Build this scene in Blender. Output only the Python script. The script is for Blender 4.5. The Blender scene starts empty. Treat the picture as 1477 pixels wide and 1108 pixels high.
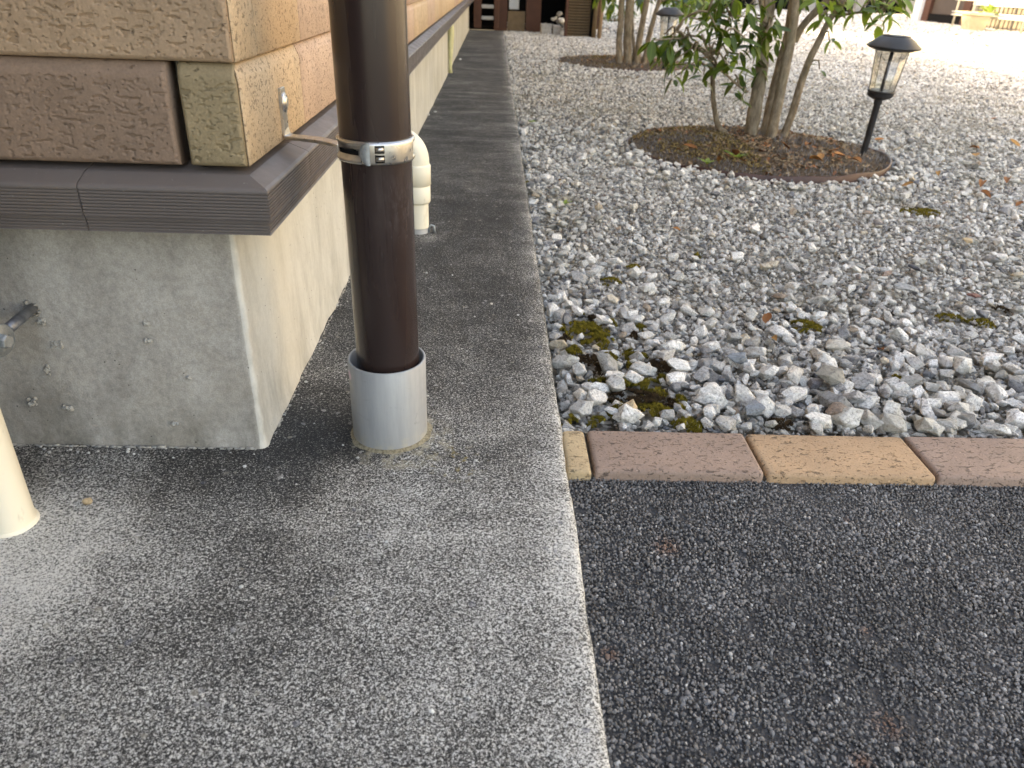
import bpy, bmesh, math, random
import numpy as np
from mathutils import Vector, Matrix, Euler, noise as mnoise

random.seed(7); rng = np.random.default_rng(7)
R_ = math.radians
sc = bpy.context.scene
COL = sc.collection

# ------------------------------------------------------------------ camera
YAW, PITCH, ROLL, FPX, CAMH = 0.03791, 0.50056, -0.038745, 1075.39, 0.5
def _cam_axes():
    f = Vector((math.sin(YAW)*math.cos(PITCH), math.cos(YAW)*math.cos(PITCH), -math.sin(PITCH)))
    r = Vector((math.cos(YAW), -math.sin(YAW), 0)); d = f.cross(r)
    r2 = r*math.cos(ROLL)+d*math.sin(ROLL); d2 = d*math.cos(ROLL)-r*math.sin(ROLL)
    return r2, d2, f
CR, CD, CF = _cam_axes()
CAMP = Vector((0, 0, CAMH))
cam = bpy.data.cameras.new('camera'); camo = bpy.data.objects.new('camera', cam); COL.objects.link(camo)
M = Matrix.Identity(4)
for i in range(3):
    M[i][0] = CR[i]; M[i][1] = -CD[i]; M[i][2] = -CF[i]; M[i][3] = CAMP[i]
camo.matrix_world = M
cam.sensor_width = 36; cam.lens = FPX/1477*36; cam.clip_start = 0.02; cam.clip_end = 400
cam.dof.use_dof = True; cam.dof.focus_distance = 0.95; cam.dof.aperture_fstop = 10.0
sc.camera = camo

# ------------------------------------------------------------------ light
SUN_EL = R_(36.4)
world = bpy.data.worlds.new('World'); sc.world = world; world.use_nodes = True
wn = world.node_tree.nodes; wl = world.node_tree.links
sky = wn.new('ShaderNodeTexSky'); sky.sky_type = 'NISHITA'; sky.sun_disc = False
sky.sun_elevation = SUN_EL; sky.sun_rotation = R_(-90); sky.dust_density = 3.0; sky.ozone_density = 1.0
wl.new(sky.outputs[0], wn['Background'].inputs[0]); wn['Background'].inputs[1].default_value = 0.15
sun = bpy.data.lights.new('sun', 'SUN'); suno = bpy.data.objects.new('sun', sun); COL.objects.link(suno)
sun.energy = 2.0; sun.angle = R_(0.5); sun.color = (1.0, 0.86, 0.52)
sdir = Vector((math.cos(SUN_EL), 0.05*math.cos(SUN_EL), -math.sin(SUN_EL)))
suno.rotation_euler = sdir.to_track_quat('-Z', 'Y').to_euler(); suno.location = (-8, 0, 8)
sc.view_settings.view_transform = 'Standard'; sc.view_settings.look = 'None'
sc.view_settings.exposure = 3.1; sc.view_settings.gamma = 1.0; sc.view_settings.use_curve_mapping = False
try:
    sc.view_settings.use_white_balance = True
    sc.view_settings.white_balance_temperature = 9100; sc.view_settings.white_balance_tint = 13
except Exception: pass
sc.cycles.use_denoising = True
sc.cycles.max_bounces = 8; sc.cycles.diffuse_bounces = 4; sc.cycles.transparent_max_bounces = 8
sc.render.engine = 'CYCLES'

# ------------------------------------------------------------------ helpers
def ray(px, py):
    return CR*((px-738.5)/FPX) + CD*((py-554)/FPX) + CF
def onz(px, py, z):
    d = ray(px, py); return CAMP + d*((z-CAMH)/d.z)
def ony(px, py, y):
    d = ray(px, py); return CAMP + d*(y/d.y)
def onx(px, py, x):
    d = ray(px, py); return CAMP + d*(x/d.x)

class NT:
    """small node tree writer"""
    def __init__(s, name, rough=0.8, spec=0.5):
        s.m = bpy.data.materials.new(name); s.m.use_nodes = True
        s.n = s.m.node_tree.nodes; s.l = s.m.node_tree.links
        s.b = s.n['Principled BSDF']; s.out = s.n['Material Output']
        s.b.inputs['Roughness'].default_value = rough
        s.b.inputs['Specular IOR Level'].default_value = spec
        s.tc = s.n.new('ShaderNodeTexCoord')
    def link(s, a, b): s.l.new(a, b); return s
    def coords(s, scale=(1, 1, 1), kind='Object', rand=False):
        v = s.tc.outputs[kind]
        if rand:
            oi = s.n.new('ShaderNodeObjectInfo'); ml = s.n.new('ShaderNodeMath'); ml.operation = 'MULTIPLY'
            ml.inputs[1].default_value = 37.0; s.link(oi.outputs['Random'], ml.inputs[0])
            ad = s.n.new('ShaderNodeVectorMath'); ad.operation = 'ADD'
            s.link(v, ad.inputs[0]); s.link(ml.outputs[0], ad.inputs[1]); v = ad.outputs[0]
        mp = s.n.new('ShaderNodeMapping'); mp.inputs['Scale'].default_value = scale
        s.link(v, mp.inputs[0]); return mp.outputs[0]
    def noise(s, vec, scale, detail=4, rough=0.55, dist=0.0, out=0):
        t = s.n.new('ShaderNodeTexNoise'); t.inputs['Scale'].default_value = scale
        t.inputs['Detail'].default_value = detail; t.inputs['Roughness'].default_value = rough
        t.inputs['Distortion'].default_value = dist; s.link(vec, t.inputs['Vector']); return t.outputs[out]
    def voro(s, vec, scale, feature='F1', out='Distance', rnd=1.0):
        t = s.n.new('ShaderNodeTexVoronoi'); t.feature = feature; t.inputs['Scale'].default_value = scale
        t.inputs['Randomness'].default_value = rnd; s.link(vec, t.inputs['Vector']); return t.outputs[out]
    def ramp(s, fac, stops, interp='LINEAR'):
        r = s.n.new('ShaderNodeValToRGB'); r.color_ramp.interpolation = interp
        e = r.color_ramp.elements
        while len(e) < len(stops): e.new(0.5)
        for k, (p, c) in enumerate(stops):
            e[k].position = p
            e[k].color = (c, c, c, 1) if not hasattr(c, '__len__') else (*c, 1)
        s.link(fac, r.inputs[0]); return r.outputs[0]
    def math(s, op, a, b=None, clamp=False):
        m = s.n.new('ShaderNodeMath'); m.operation = op; m.use_clamp = clamp
        for k, v in enumerate((a, b)):
            if v is None: continue
            if isinstance(v, (int, float)): m.inputs[k].default_value = v
            else: s.link(v, m.inputs[k])
        return m.outputs[0]
    def mix(s, fac, a, b, mode='MIX'):
        m = s.n.new('ShaderNodeMix'); m.data_type = 'RGBA'; m.blend_type = mode
        for v, k in ((fac, 0), (a, 6), (b, 7)):
            if isinstance(v, (int, float)):
                if k == 0: m.inputs[0].default_value = v
                else: m.inputs[k].default_value = (v, v, v, 1)
            elif isinstance(v, tuple): m.inputs[k].default_value = (*v, 1)
            else: s.link(v, m.inputs[k])
        return m.outputs[2]
    def sep(s, vec):
        x = s.n.new('ShaderNodeSeparateXYZ'); s.link(vec, x.inputs[0]); return x.outputs
    def objrand(s):
        return s.n.new('ShaderNodeObjectInfo').outputs['Random']
    def blob(s, vec, c, rad, soft=1.0):
        """1 at point c falling to 0 at radius rad"""
        d = s.n.new('ShaderNodeVectorMath'); d.operation = 'DISTANCE'; s.link(vec, d.inputs[0]); d.inputs[1].default_value = c
        mr = s.n.new('ShaderNodeMapRange'); mr.interpolation_type = 'SMOOTHSTEP'
        s.link(d.outputs['Value'], mr.inputs[0]); mr.inputs[1].default_value = rad*(1-soft); mr.inputs[2].default_value = rad
        mr.inputs[3].default_value = 1; mr.inputs[4].default_value = 0
        return mr.outputs[0]
    def rng(s, v, a, b, c=0.0, d=1.0):
        mr = s.n.new('ShaderNodeMapRange'); s.link(v, mr.inputs[0])
        for k, x in enumerate((a, b, c, d)): mr.inputs[k+1].default_value = x
        return mr.outputs[0]
    def color(s, v):
        if isinstance(v, tuple): s.b.inputs['Base Color'].default_value = (*v, 1)
        else: s.link(v, s.b.inputs['Base Color'])
        return s
    def rough(s, v): s.link(v, s.b.inputs['Roughness']); return s
    def bump(s, h, strength=0.5, dist=0.001, prev=None):
        b = s.n.new('ShaderNodeBump'); b.inputs['Strength'].default_value = strength; b.inputs['Distance'].default_value = dist
        s.link(h, b.inputs['Height'])
        if prev is not None: s.link(prev, b.inputs['Normal'])
        s.link(b.outputs[0], s.b.inputs['Normal']); return b.outputs[0]

class MB:
    """collects shapes, builds one mesh object"""
    def __init__(s): s.v = []; s.f = []; s.mi = []; s.cur = 0; s.smooth = []
    def add(s, vs, fs, smooth=False):
        o = len(s.v); s.v += [tuple(v) for v in vs]
        for f in fs: s.f.append(tuple(i+o for i in f)); s.mi.append(s.cur); s.smooth.append(smooth)
        return s
    def box(s, x0, x1, y0, y1, z0, z1, mat=None):
        vs = [(x, y, z) for z in (z0, z1) for y in (y0, y1) for x in (x0, x1)]
        if mat is not None: vs = [mat @ Vector(v) for v in vs]
        return s.add(vs, [(0, 2, 3, 1), (4, 5, 7, 6), (0, 1, 5, 4), (2, 6, 7, 3), (0, 4, 6, 2), (1, 3, 7, 5)])
    def lathe(s, prof, c=(0, 0, 0), n=32, a0=0, a1=2*math.pi, mat=None, smooth=True):
        full = abs(a1-a0-2*math.pi) < 1e-6; m = n if full else n+1; vs = []
        for k in range(m):
            a = a0+(a1-a0)*k/n
            for (r, z) in prof:
                p = Vector((r*math.cos(a), r*math.sin(a), z))
                if mat is not None: p = mat @ p
                vs.append((p[0]+c[0], p[1]+c[1], p[2]+c[2]))
        q = len(prof); fs = []
        for k in range(n):
            k2 = (k+1) % m
            for j in range(q-1):
                fs.append((k*q+j, k2*q+j, k2*q+j+1, k*q+j+1))
        return s.add(vs, fs, smooth)
    def tube(s, pts, rad, n=10, cap=True, flat=1.0, up=None):
        pts = [Vector(p) for p in pts]; rads = rad if hasattr(rad, '__len__') else [rad]*len(pts)
        vs = []; prev = None
        for k, p in enumerate(pts):
            t = (pts[min(k+1, len(pts)-1)]-pts[max(k-1, 0)]).normalized()
            if prev is None:
                u = Vector(up) if up is not None else (Vector((0, 0, 1)) if abs(t.z) < 0.9 else Vector((1, 0, 0)))
            else: u = prev
            a = (u - t*u.dot(t)).normalized(); b = t.cross(a); prev = a
            for j in range(n):
                th = 2*math.pi*j/n
                vs.append(p + a*(math.cos(th)*rads[k]*flat) + b*(math.sin(th)*rads[k]))
        fs = [(k*n+j, k*n+(j+1) % n, (k+1)*n+(j+1) % n, (k+1)*n+j) for k in range(len(pts)-1) for j in range(n)]
        if cap: fs += [tuple(range(n-1, -1, -1)), tuple((len(pts)-1)*n+j for j in range(n))]
        return s.add(vs, fs, True)
    def sweep(s, prof, frames, close=True):
        """prof: (a,b) list; frames: (origin, A, B)"""
        vs = []; q = len(prof)
        for o, A, B in frames:
            for (a, b) in prof: vs.append(Vector(o)+Vector(A)*a+Vector(B)*b)
        fs = [(k*q+j, (k+1)*q+j, (k+1)*q+(j+1) % q, k*q+(j+1) % q) for k in range(len(frames)-1) for j in range(q if close else q-1)]
        if close: fs += [tuple(range(q)), tuple(range((len(frames)-1)*q+q-1, (len(frames)-1)*q-1, -1))]
        return s.add(vs, fs)
    def build(s, name, mats, parent=None, bevel=0, seg=1, loc=None, fixn=True):
        me = bpy.data.meshes.new(name)
        vs = s.v
        if loc is not None: vs = [(v[0]-loc[0], v[1]-loc[1], v[2]-loc[2]) for v in s.v]
        me.from_pydata(vs, [], s.f)
        for m in (mats if isinstance(mats, (list, tuple)) else [mats]): me.materials.append(m)
        me.polygons.foreach_set('material_index', s.mi); me.polygons.foreach_set('use_smooth', s.smooth)
        if fixn or bevel:
            bm = bmesh.new(); bm.from_mesh(me)
            if bevel: 
                bmesh.ops.bevel(bm, geom=[e for e in bm.edges if e.is_manifold and e.calc_face_angle(0) > 0.6], offset=bevel, segments=seg, affect='EDGES', profile=0.6, clamp_overlap=True)
            bmesh.ops.recalc_face_normals(bm, faces=bm.faces); bm.to_mesh(me); bm.free()
        ob = bpy.data.objects.new(name, me); COL.objects.link(ob)
        if loc is not None: ob.location = loc
        if parent is not None: ob.parent = parent
        return ob

def tag(o, label=None, cat=None, group=None, kind=None):
    if label: o['label'] = label
    if cat: o['category'] = cat
    if group: o['group'] = group
    if kind: o['kind'] = kind
    return o
def empty(name, label, cat, loc=(0, 0, 0), group=None):
    o = bpy.data.objects.new(name, None); COL.objects.link(o); o.location = loc; o.empty_display_size = 0.05
    return tag(o, label, cat, group)
def rel(o, root):
    """parent keeping world place (root has no rotation)"""
    o.parent = root; o.location = Vector(o.location)-Vector(root.location); return o

def plain(name, col, rough=0.6, spec=0.5, metal=0.0, var=0.15, scale=30, bump=0.15, bdist=0.0006):
    t = NT(name, rough, spec); v = t.coords()
    n = t.noise(v, scale, 5, 0.6)
    t.color(t.mix(t.ramp(n, [(0.3, 0), (0.7, 1)]), tuple(c*(1-var) for c in col), tuple(min(1, c*(1+var)) for c in col)))
    t.b.inputs['Metallic'].default_value = metal
    if bump: t.bump(t.noise(v, scale*6, 4, 0.6), bump, bdist)
    return t.m

# ------------------------------------------------------------------ materials
def mat_slab():
    t = NT('washed_concrete', 0.9, 0.25); v = t.coords()
    # crisp pale grit showing through a dark weathered skin
    w1 = t.mix(0.0016, v, t.noise(v, 300, 2, 0.5, 0, out=1))
    cell = t.sep(t.voro(w1, 860, out='Color')); cell2 = t.sep(t.voro(w1, 1500, out='Color'))
    g3 = t.noise(v, 340, 3, 0.6); g1 = t.noise(v, 900, 2, 0.6)
    grit = t.math('ADD', t.math('MULTIPLY', cell[0], 0.30), t.math('ADD', t.math('MULTIPLY', cell2[1], 0.20), t.math('ADD', t.math('MULTIPLY', g3, 0.75), t.math('MULTIPLY', g1, 0.45))))
    grit = t.math('SUBTRACT', grit, 0.85)          # centred on 0
    big = t.noise(v, 3.2, 6, 0.62, 0.6); mid = t.noise(v, 16, 6, 0.7, 0.6)
    strk = t.noise(t.coords((1.6, 12, 1)), 2.2, 6, 0.68, 0.3)
    cov = t.math('ADD', t.math('MULTIPLY', big, 0.42), t.math('ADD', t.math('MULTIPLY', mid, 0.36), t.math('MULTIPLY', strk, 0.22)))
    x, y, z = t.sep(v)
    edge = t.rng(x, 0.03, 0.098, 0.0, 1.0)
    edgn = t.math('MULTIPLY', t.math('POWER', edge, 1.8), t.math('MULTIPLY', t.ramp(t.noise(v, 16, 5, 0.7), [(0.3, 0.3), (0.65, 1)]), 0.44))
    terms = [edgn]
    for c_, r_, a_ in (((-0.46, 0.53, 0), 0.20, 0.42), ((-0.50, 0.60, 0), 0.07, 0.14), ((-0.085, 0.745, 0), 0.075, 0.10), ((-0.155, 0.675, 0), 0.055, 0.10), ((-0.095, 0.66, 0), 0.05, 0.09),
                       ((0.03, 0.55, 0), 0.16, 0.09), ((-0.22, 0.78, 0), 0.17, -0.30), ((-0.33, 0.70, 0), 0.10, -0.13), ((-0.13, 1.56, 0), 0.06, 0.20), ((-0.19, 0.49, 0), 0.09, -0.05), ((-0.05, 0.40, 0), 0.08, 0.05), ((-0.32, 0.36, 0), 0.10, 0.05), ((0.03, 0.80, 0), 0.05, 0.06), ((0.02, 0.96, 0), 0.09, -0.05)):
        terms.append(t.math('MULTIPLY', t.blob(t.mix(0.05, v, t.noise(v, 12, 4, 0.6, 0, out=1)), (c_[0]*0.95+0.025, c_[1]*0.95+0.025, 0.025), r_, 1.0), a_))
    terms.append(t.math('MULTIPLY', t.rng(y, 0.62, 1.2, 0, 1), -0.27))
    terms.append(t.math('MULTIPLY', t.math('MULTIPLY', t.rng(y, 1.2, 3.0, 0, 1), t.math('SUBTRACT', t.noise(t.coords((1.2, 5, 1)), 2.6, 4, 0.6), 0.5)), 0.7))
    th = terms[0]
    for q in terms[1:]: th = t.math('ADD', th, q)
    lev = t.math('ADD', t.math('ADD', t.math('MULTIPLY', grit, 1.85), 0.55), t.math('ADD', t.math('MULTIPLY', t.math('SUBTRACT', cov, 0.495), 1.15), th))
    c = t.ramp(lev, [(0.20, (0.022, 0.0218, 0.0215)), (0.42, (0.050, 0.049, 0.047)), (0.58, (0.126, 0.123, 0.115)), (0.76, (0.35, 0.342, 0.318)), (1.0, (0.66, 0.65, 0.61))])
    odd = t.voro(v, 210, out='Color'); oddm = t.math('GREATER_THAN', t.sep(odd)[0], 0.988)
    c = t.mix(t.math('MULTIPLY', oddm, 0.5), c, t.ramp(t.sep(odd)[1], [(0.2, (0.30, 0.28, 0.23)), (0.5, (0.09, 0.10, 0.13)), (0.8, (0.45, 0.44, 0.42))]))
    yel = t.math('MULTIPLY', t.blob(v, (-0.035, 0.72, 0), 0.05, 0.8), t.ramp(t.noise(v, 90, 3, 0.6), [(0.56, 0), (0.66, 1)]))
    c = t.mix(t.math('MULTIPLY', yel, 0.6), c, (0.22, 0.16, 0.03))
    ring = t.math('MULTIPLY', t.blob(v, (-0.10, 0.765, 0), 0.070, 0.35), t.ramp(t.noise(v, 60, 4, 0.7), [(0.44, 0), (0.6, 1)]))
    c = t.mix(t.math('MULTIPLY', ring, 0.6), c, (0.40, 0.36, 0.26))
    t.color(c)
    p = t.bump(grit, 0.9, 0.0012); t.bump(mid, 0.4, 0.002, p)
    return t.m
def mat_asphalt_base():
    t = NT('asphalt_binder', 0.75, 0.4); v = t.coords()
    n = t.noise(v, 300, 3, 0.6)
    t.color(t.ramp(n, [(0.35, (0.02, 0.02, 0.021)), (0.7, (0.06, 0.06, 0.062))])); t.bump(t.voro(v, 240), 0.9, 0.002); return t.m
def mat_asphalt_grain():
    t = NT('asphalt_grit', 0.62, 0.5); v = t.coords(rand=True)
    r = t.objrand()
    c = t.ramp(r, [(0.0, (0.055, 0.053, 0.051)), (0.4, (0.112, 0.109, 0.107)), (0.9, (0.185, 0.180, 0.177)), (0.965, (0.21, 0.20, 0.19)), (0.99, (0.42, 0.41, 0.39))])
    geo = t.n.new('ShaderNodeNewGeometry'); pos = geo.outputs['Position']
    rust = None
    for p, rr in (((0.196, 0.615, -0.03), 0.022), ((0.338, 0.40, -0.03), 0.022), ((0.30, 0.365, -0.03), 0.014), ((0.475, 0.37, -0.03), 0.02), ((0.115, 0.47, -0.03), 0.013), ((0.415, 0.665, -0.03), 0.008), ((0.365, 0.50, -0.03), 0.01)):
        b = t.blob(pos, p, rr, 0.9); rust = b if rust is None else t.math('MAXIMUM', rust, b)
    c = t.mix(t.math('MULTIPLY', rust, 0.8), c, (0.17, 0.092, 0.062))
    big = t.noise(pos, 7, 5, 0.65, 0.5); c = t.mix(1.0, c, t.ramp(big, [(0.32, 0.70), (0.68, 1.3)]), 'MULTIPLY')
    t.color(c); t.bump(t.noise(v, 4, 3, 0.6), 0.6, 0.0008); return t.m
def mat_stone():
    t = NT('crushed_limestone', 0.85, 0.3); v = t.coords(rand=True); r = t.objrand()
    base = t.ramp(r, [(0.0, (0.12, 0.125, 0.135)), (0.07, (0.25, 0.255, 0.26)), (0.16, (0.43, 0.42, 0.40)), (0.40, (0.62, 0.61, 0.575)), (0.75, (0.72, 0.71, 0.675)), (0.92, (0.80, 0.79, 0.76)), (0.955, (0.55, 0.47, 0.35)), (0.975, (0.30, 0.22, 0.18)), (0.985, (0.18, 0.19, 0.21))])
    spk = t.noise(v, 13, 6, 0.75); c = t.mix(1.0, base, t.ramp(spk, [(0.34, 0.22), (0.46, 0.80), (0.62, 1.15)]), 'MULTIPLY')
    blot = t.noise(v, 2.2, 4, 0.6); c = t.mix(t.ramp(blot, [(0.5, 0), (0.7, 0.5)]), c, (0.40, 0.385, 0.35))
    geo = t.n.new('ShaderNodeNewGeometry'); dirt = t.noise(geo.outputs['Position'], 5.5, 5, 0.65, 0.4)
    c = t.mix(t.ramp(dirt, [(0.50, 0), (0.68, 0.62)]), c, (0.20, 0.185, 0.13))
    t.color(c)
    p = t.bump(t.noise(v, 5, 5, 0.7), 0.9, 0.0045); t.bump(spk, 0.7, 0.0016, p); return t.m
def mat_gravel_base():
    t = NT('gravel_dust', 0.95, 0.2); v = t.coords()
    c1 = t.voro(v, 90, out='Color'); g = t.sep(c1)[0]; big = t.noise(v, 2.2, 5, 0.6)
    c = t.ramp(g, [(0.0, (0.08, 0.075, 0.062)), (0.35, (0.16, 0.15, 0.125)), (1.0, (0.40, 0.385, 0.345))])
    c = t.mix(t.ramp(big, [(0.52, 0), (0.75, 0.5)]), c, (0.12, 0.115, 0.07))
    t.color(c); t.bump(t.voro(v, 90), 1.0, -0.006); return t.m
def mat_foundation():
    t = NT('cast_concrete', 0.9, 0.25); v = t.coords()
    n1 = t.noise(v, 3.5, 6, 0.62, 0.5); n2 = t.noise(t.coords((7, 7, 2.2)), 2.5, 6, 0.65, 0.3); n3 = t.noise(v, 130, 4, 0.7)
    a = t.math('ADD', t.math('MULTIPLY', n1, 0.5), t.math('MULTIPLY', n2, 0.5))
    c = t.ramp(a, [(0.36, (0.20, 0.185, 0.165)), (0.46, (0.31, 0.288, 0.258)), (0.54, (0.39, 0.366, 0.33)), (0.66, (0.47, 0.445, 0.405))])
    c = t.mix(t.ramp(t.noise(v, 5, 4, 0.6, 1.0), [(0.48, 0), (0.70, 0.45)]), c, (0.28, 0.24, 0.185))
    c = t.mix(1.0, c, t.ramp(n3, [(0.3, 0.80), (0.6, 1.07)]), 'MULTIPLY')
    c = t.mix(1.0, c, t.ramp(t.noise(v, 700, 3, 0.7), [(0.3, 0.80), (0.7, 1.16)]), 'MULTIPLY')
    x, y, z = t.sep(v)
    # paler along the arris, grime rising from the slab, darker towards the trim
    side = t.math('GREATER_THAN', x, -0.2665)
    foot = t.math('MULTIPLY', t.rng(z, 0.085, 0.0, 0, 1), t.ramp(t.noise(t.coords((1, 1, 0.35)), 26, 5, 0.7), [(0.36, 0), (0.62, 1)]))
    c = t.mix(t.math('MULTIPLY', foot, 0.62), c, (0.10, 0.095, 0.075))
    grime = t.math('MULTIPLY', side, t.math('MULTIPLY', t.rng(z, 0.15, 0.0, 0, 1), t.ramp(t.noise(t.coords((1, 1, 0.5)), 75, 5, 0.8), [(0.42, 0), (0.60, 1)])))
    c = t.mix(t.math('MULTIPLY', grime, 0.75), c, (0.12, 0.11, 0.085))
    arr = t.math('MULTIPLY', t.blob(t.mix(1.0, v, (1.0, 1.0, 0.0), 'MULTIPLY'), (-0.262, 0.745, 0), 0.009, 0.8), t.ramp(t.noise(t.coords((1, 1, 0.6)), 50, 4, 0.7), [(0.36, 0.1), (0.6, 1)]))
    c = t.mix(t.math('MULTIPLY', arr, 0.6), c, (0.70, 0.68, 0.61))
    top = t.math('MULTIPLY', t.rng(z, 0.20, 0.277, 0, 1), t.ramp(t.noise(v, 12, 5, 0.65), [(0.35, 0), (0.65, 1)]))
    c = t.mix(t.math('MULTIPLY', top, 0.42), c, (0.17, 0.155, 0.125))
    pale = t.math('MULTIPLY', side, t.ramp(n2, [(0.35, 0.6), (0.6, 0.95)]))  # side face coloured lighter, imitating the stronger light on it
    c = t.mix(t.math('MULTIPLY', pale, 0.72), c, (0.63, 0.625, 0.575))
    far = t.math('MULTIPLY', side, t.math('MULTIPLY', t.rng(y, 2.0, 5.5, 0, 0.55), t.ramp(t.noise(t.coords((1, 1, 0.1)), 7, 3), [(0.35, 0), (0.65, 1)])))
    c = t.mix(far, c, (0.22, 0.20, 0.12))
    pit = t.voro(t.coords((1, 1, 1)), 95, out='Distance'); pm = t.math('LESS_THAN', pit, 0.09)
    pm2 = t.math('MULTIPLY', pm, t.math('GREATER_THAN', t.noise(v, 20, 2), 0.56))
    c = t.mix(t.math('MULTIPLY', pm2, 0.8), c, (0.05, 0.045, 0.04))
    t.color(c)
    p = t.bump(n3, 0.45, 0.0012); p = t.bump(t.noise(v, 24, 5, 0.6), 0.4, 0.0035, p); t.bump(t.math('MULTIPLY', pm2, -1.0), 0.8, 0.002, p)
    return t.m
def mat_brick(name, col, kind='drag'):
    t = NT(name, 0.72, 0.35); v = t.coords(rand=True)
    base = t.mix(t.ramp(t.noise(v, 14, 5, 0.65), [(0.3, 0), (0.7, 1)]), tuple(c*0.86 for c in col), tuple(c*1.12 for c in col))
    base = t.mix(1.0, base, t.ramp(t.noise(v, 420, 3, 0.6), [(0.3, 0.86), (0.7, 1.1)]), 'MULTIPLY')
    geo = t.n.new('ShaderNodeNewGeometry')
    if kind == 'drag':
        # torn, dragged wire-cut face: short horizontal rips
        w = t.noise(v, 26, 2, 0.5, 0, out=1)
        m = t.mix(0.03, v, w)
        m1 = t.n.new('ShaderNodeMapping'); m1.inputs['Scale'].default_value = (1, 1, 4.2); t.link(m, m1.inputs[0])
        a = t.noise(m1.outputs[0], 62, 2.5, 0.55, 0.3); rip = t.ramp(a, [(0.61, 0), (0.67, 1)])
        m2 = t.n.new('ShaderNodeMapping'); m2.inputs['Scale'].default_value = (1, 1, 2.2); t.link(v, m2.inputs[0])
        b = t.noise(m2.outputs[0], 170, 2, 0.5); pit = t.ramp(b, [(0.67, 0), (0.72, 1)])
    else:
        m2 = t.n.new('ShaderNodeMapping'); m2.inputs['Scale'].default_value = (1, 1, 1.5); t.link(v, m2.inputs[0])
        a = t.noise(m2.outputs[0], 150, 3, 0.6, 0.4); rip = t.ramp(a, [(0.60, 0), (0.65, 1)])
        b = t.noise(v, 330, 2, 0.5); pit = t.ramp(b, [(0.62, 0), (0.68, 1)])
    if kind == 'paver':
        m2.inputs['Scale'].default_value = (0.55, 1.3, 1)
    cut = t.math('MAXIMUM', rip, t.math('MULTIPLY', pit, 0.8))
    if kind == 'drag': cut = t.math('MULTIPLY', pit, 0.8)
    c = t.mix(t.math('MULTIPLY', cut, {'drag': 0.42, 'pit': 0.62, 'paver': 0.8}[kind]), base, tuple(x*0.28 for x in col))  # rips and pits darkened in colour too, strengthening the shade in them
    c = t.mix(t.ramp(t.noise(v, 200, 2, 0.5), [(0.70, 0), (0.76, 0.5)]), c, tuple(min(1, x*1.7) for x in col))
    t.color(c)
    und = t.noise(v, 38, 4, 0.6)
    p = t.bump(und, 0.5, 0.0018 if kind == 'drag' else 0.0010)
    p = t.bump(t.math('MULTIPLY', cut, -1.0), 0.9, 0.0020 if kind == 'drag' else 0.0011, p); t.bump(t.noise(v, 500, 3, 0.6), 0.3, 0.0006, p)
    return t.m
def mat_pipe_brown():
    t = NT('brown_vinyl', 0.34, 0.5); v = t.coords()
    n = t.noise(v, 5, 4); c = t.mix(n, (0.022, 0.0125, 0.011), (0.031, 0.019, 0.017))
    x, y, z = t.sep(v)
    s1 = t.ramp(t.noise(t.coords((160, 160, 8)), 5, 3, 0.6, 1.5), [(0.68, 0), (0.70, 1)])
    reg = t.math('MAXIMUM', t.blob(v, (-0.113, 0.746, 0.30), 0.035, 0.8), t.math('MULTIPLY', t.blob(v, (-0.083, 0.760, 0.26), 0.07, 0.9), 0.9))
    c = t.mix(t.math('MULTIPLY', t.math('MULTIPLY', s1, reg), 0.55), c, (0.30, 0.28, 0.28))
    s2 = t.ramp(t.noise(t.coords((14, 14, 60)), 4, 3, 0.7, 1.0), [(0.70, 0), (0.75, 1)])
    scuff = t.math('MULTIPLY', t.blob(v, (-0.083, 0.757, 0.29), 0.055, 1.0), t.ramp(t.noise(t.coords((40, 40, 12)), 5, 4, 0.7), [(0.42, 0), (0.65, 1)]))
    c = t.mix(t.math('MULTIPLY', scuff, 0.10), c, (0.30, 0.28, 0.29))
    t.color(c); t.rough(t.ramp(t.noise(t.coords((1, 1, 0.1)), 40, 3), [(0.3, 0.25), (0.7, 0.29)]))
    return t.m
def mat_steel(name='stainless', col=(0.56, 0.55, 0.53), rough=0.30):
    t = NT(name, rough, 0.5); v = t.coords(); t.b.inputs['Metallic'].default_value = 1.0
    c = t.mix(t.ramp(t.noise(v, 60, 5, 0.7), [(0.45, 0), (0.7, 1)]), col, (col[0]*0.85, col[1]*0.80, col[2]*0.72)); t.color(c)
    t.rough(t.ramp(t.noise(v, 120, 4), [(0.3, rough*0.7), (0.7, rough*1.7)])); return t.m
def mat_sleeve():
    t = NT('grey_anodised_tube', 0.42, 0.5); v = t.coords(); t.b.inputs['Metallic'].default_value = 0.15
    c = t.mix(t.ramp(t.noise(t.coords((40, 40, 4)), 2.5, 5, 0.65), [(0.3, 0), (0.7, 1)]), (0.27, 0.28, 0.285), (0.34, 0.35, 0.35))
    c = t.mix(t.ramp(t.noise(t.coords((18, 18, 30)), 2.0, 4, 0.7, 0.8), [(0.62, 0), (0.72, 0.5)]), c, (0.2, 0.2, 0.195))
    x, y, z = t.sep(v)
    c = t.mix(t.math('MULTIPLY', t.rng(z, 0.022, 0.0, 0, 1), t.ramp(t.noise(v, 90, 3), [(0.42, 0), (0.6, 0.7)])), c, (0.42, 0.38, 0.30))
    pk = t.blob(v, (-0.158, 0.768, 0.088), 0.008, 0.4); c = t.mix(t.math('MULTIPLY', pk, 0.8), c, (0.62, 0.45, 0.52))
    t.color(c); t.rough(t.ramp(t.noise(v, 80, 4), [(0.3, 0.36), (0.7, 0.55)])); t.bump(t.noise(t.coords((1, 1, 0.1)), 160, 3), 0.12, 0.0004); return t.m
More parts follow.
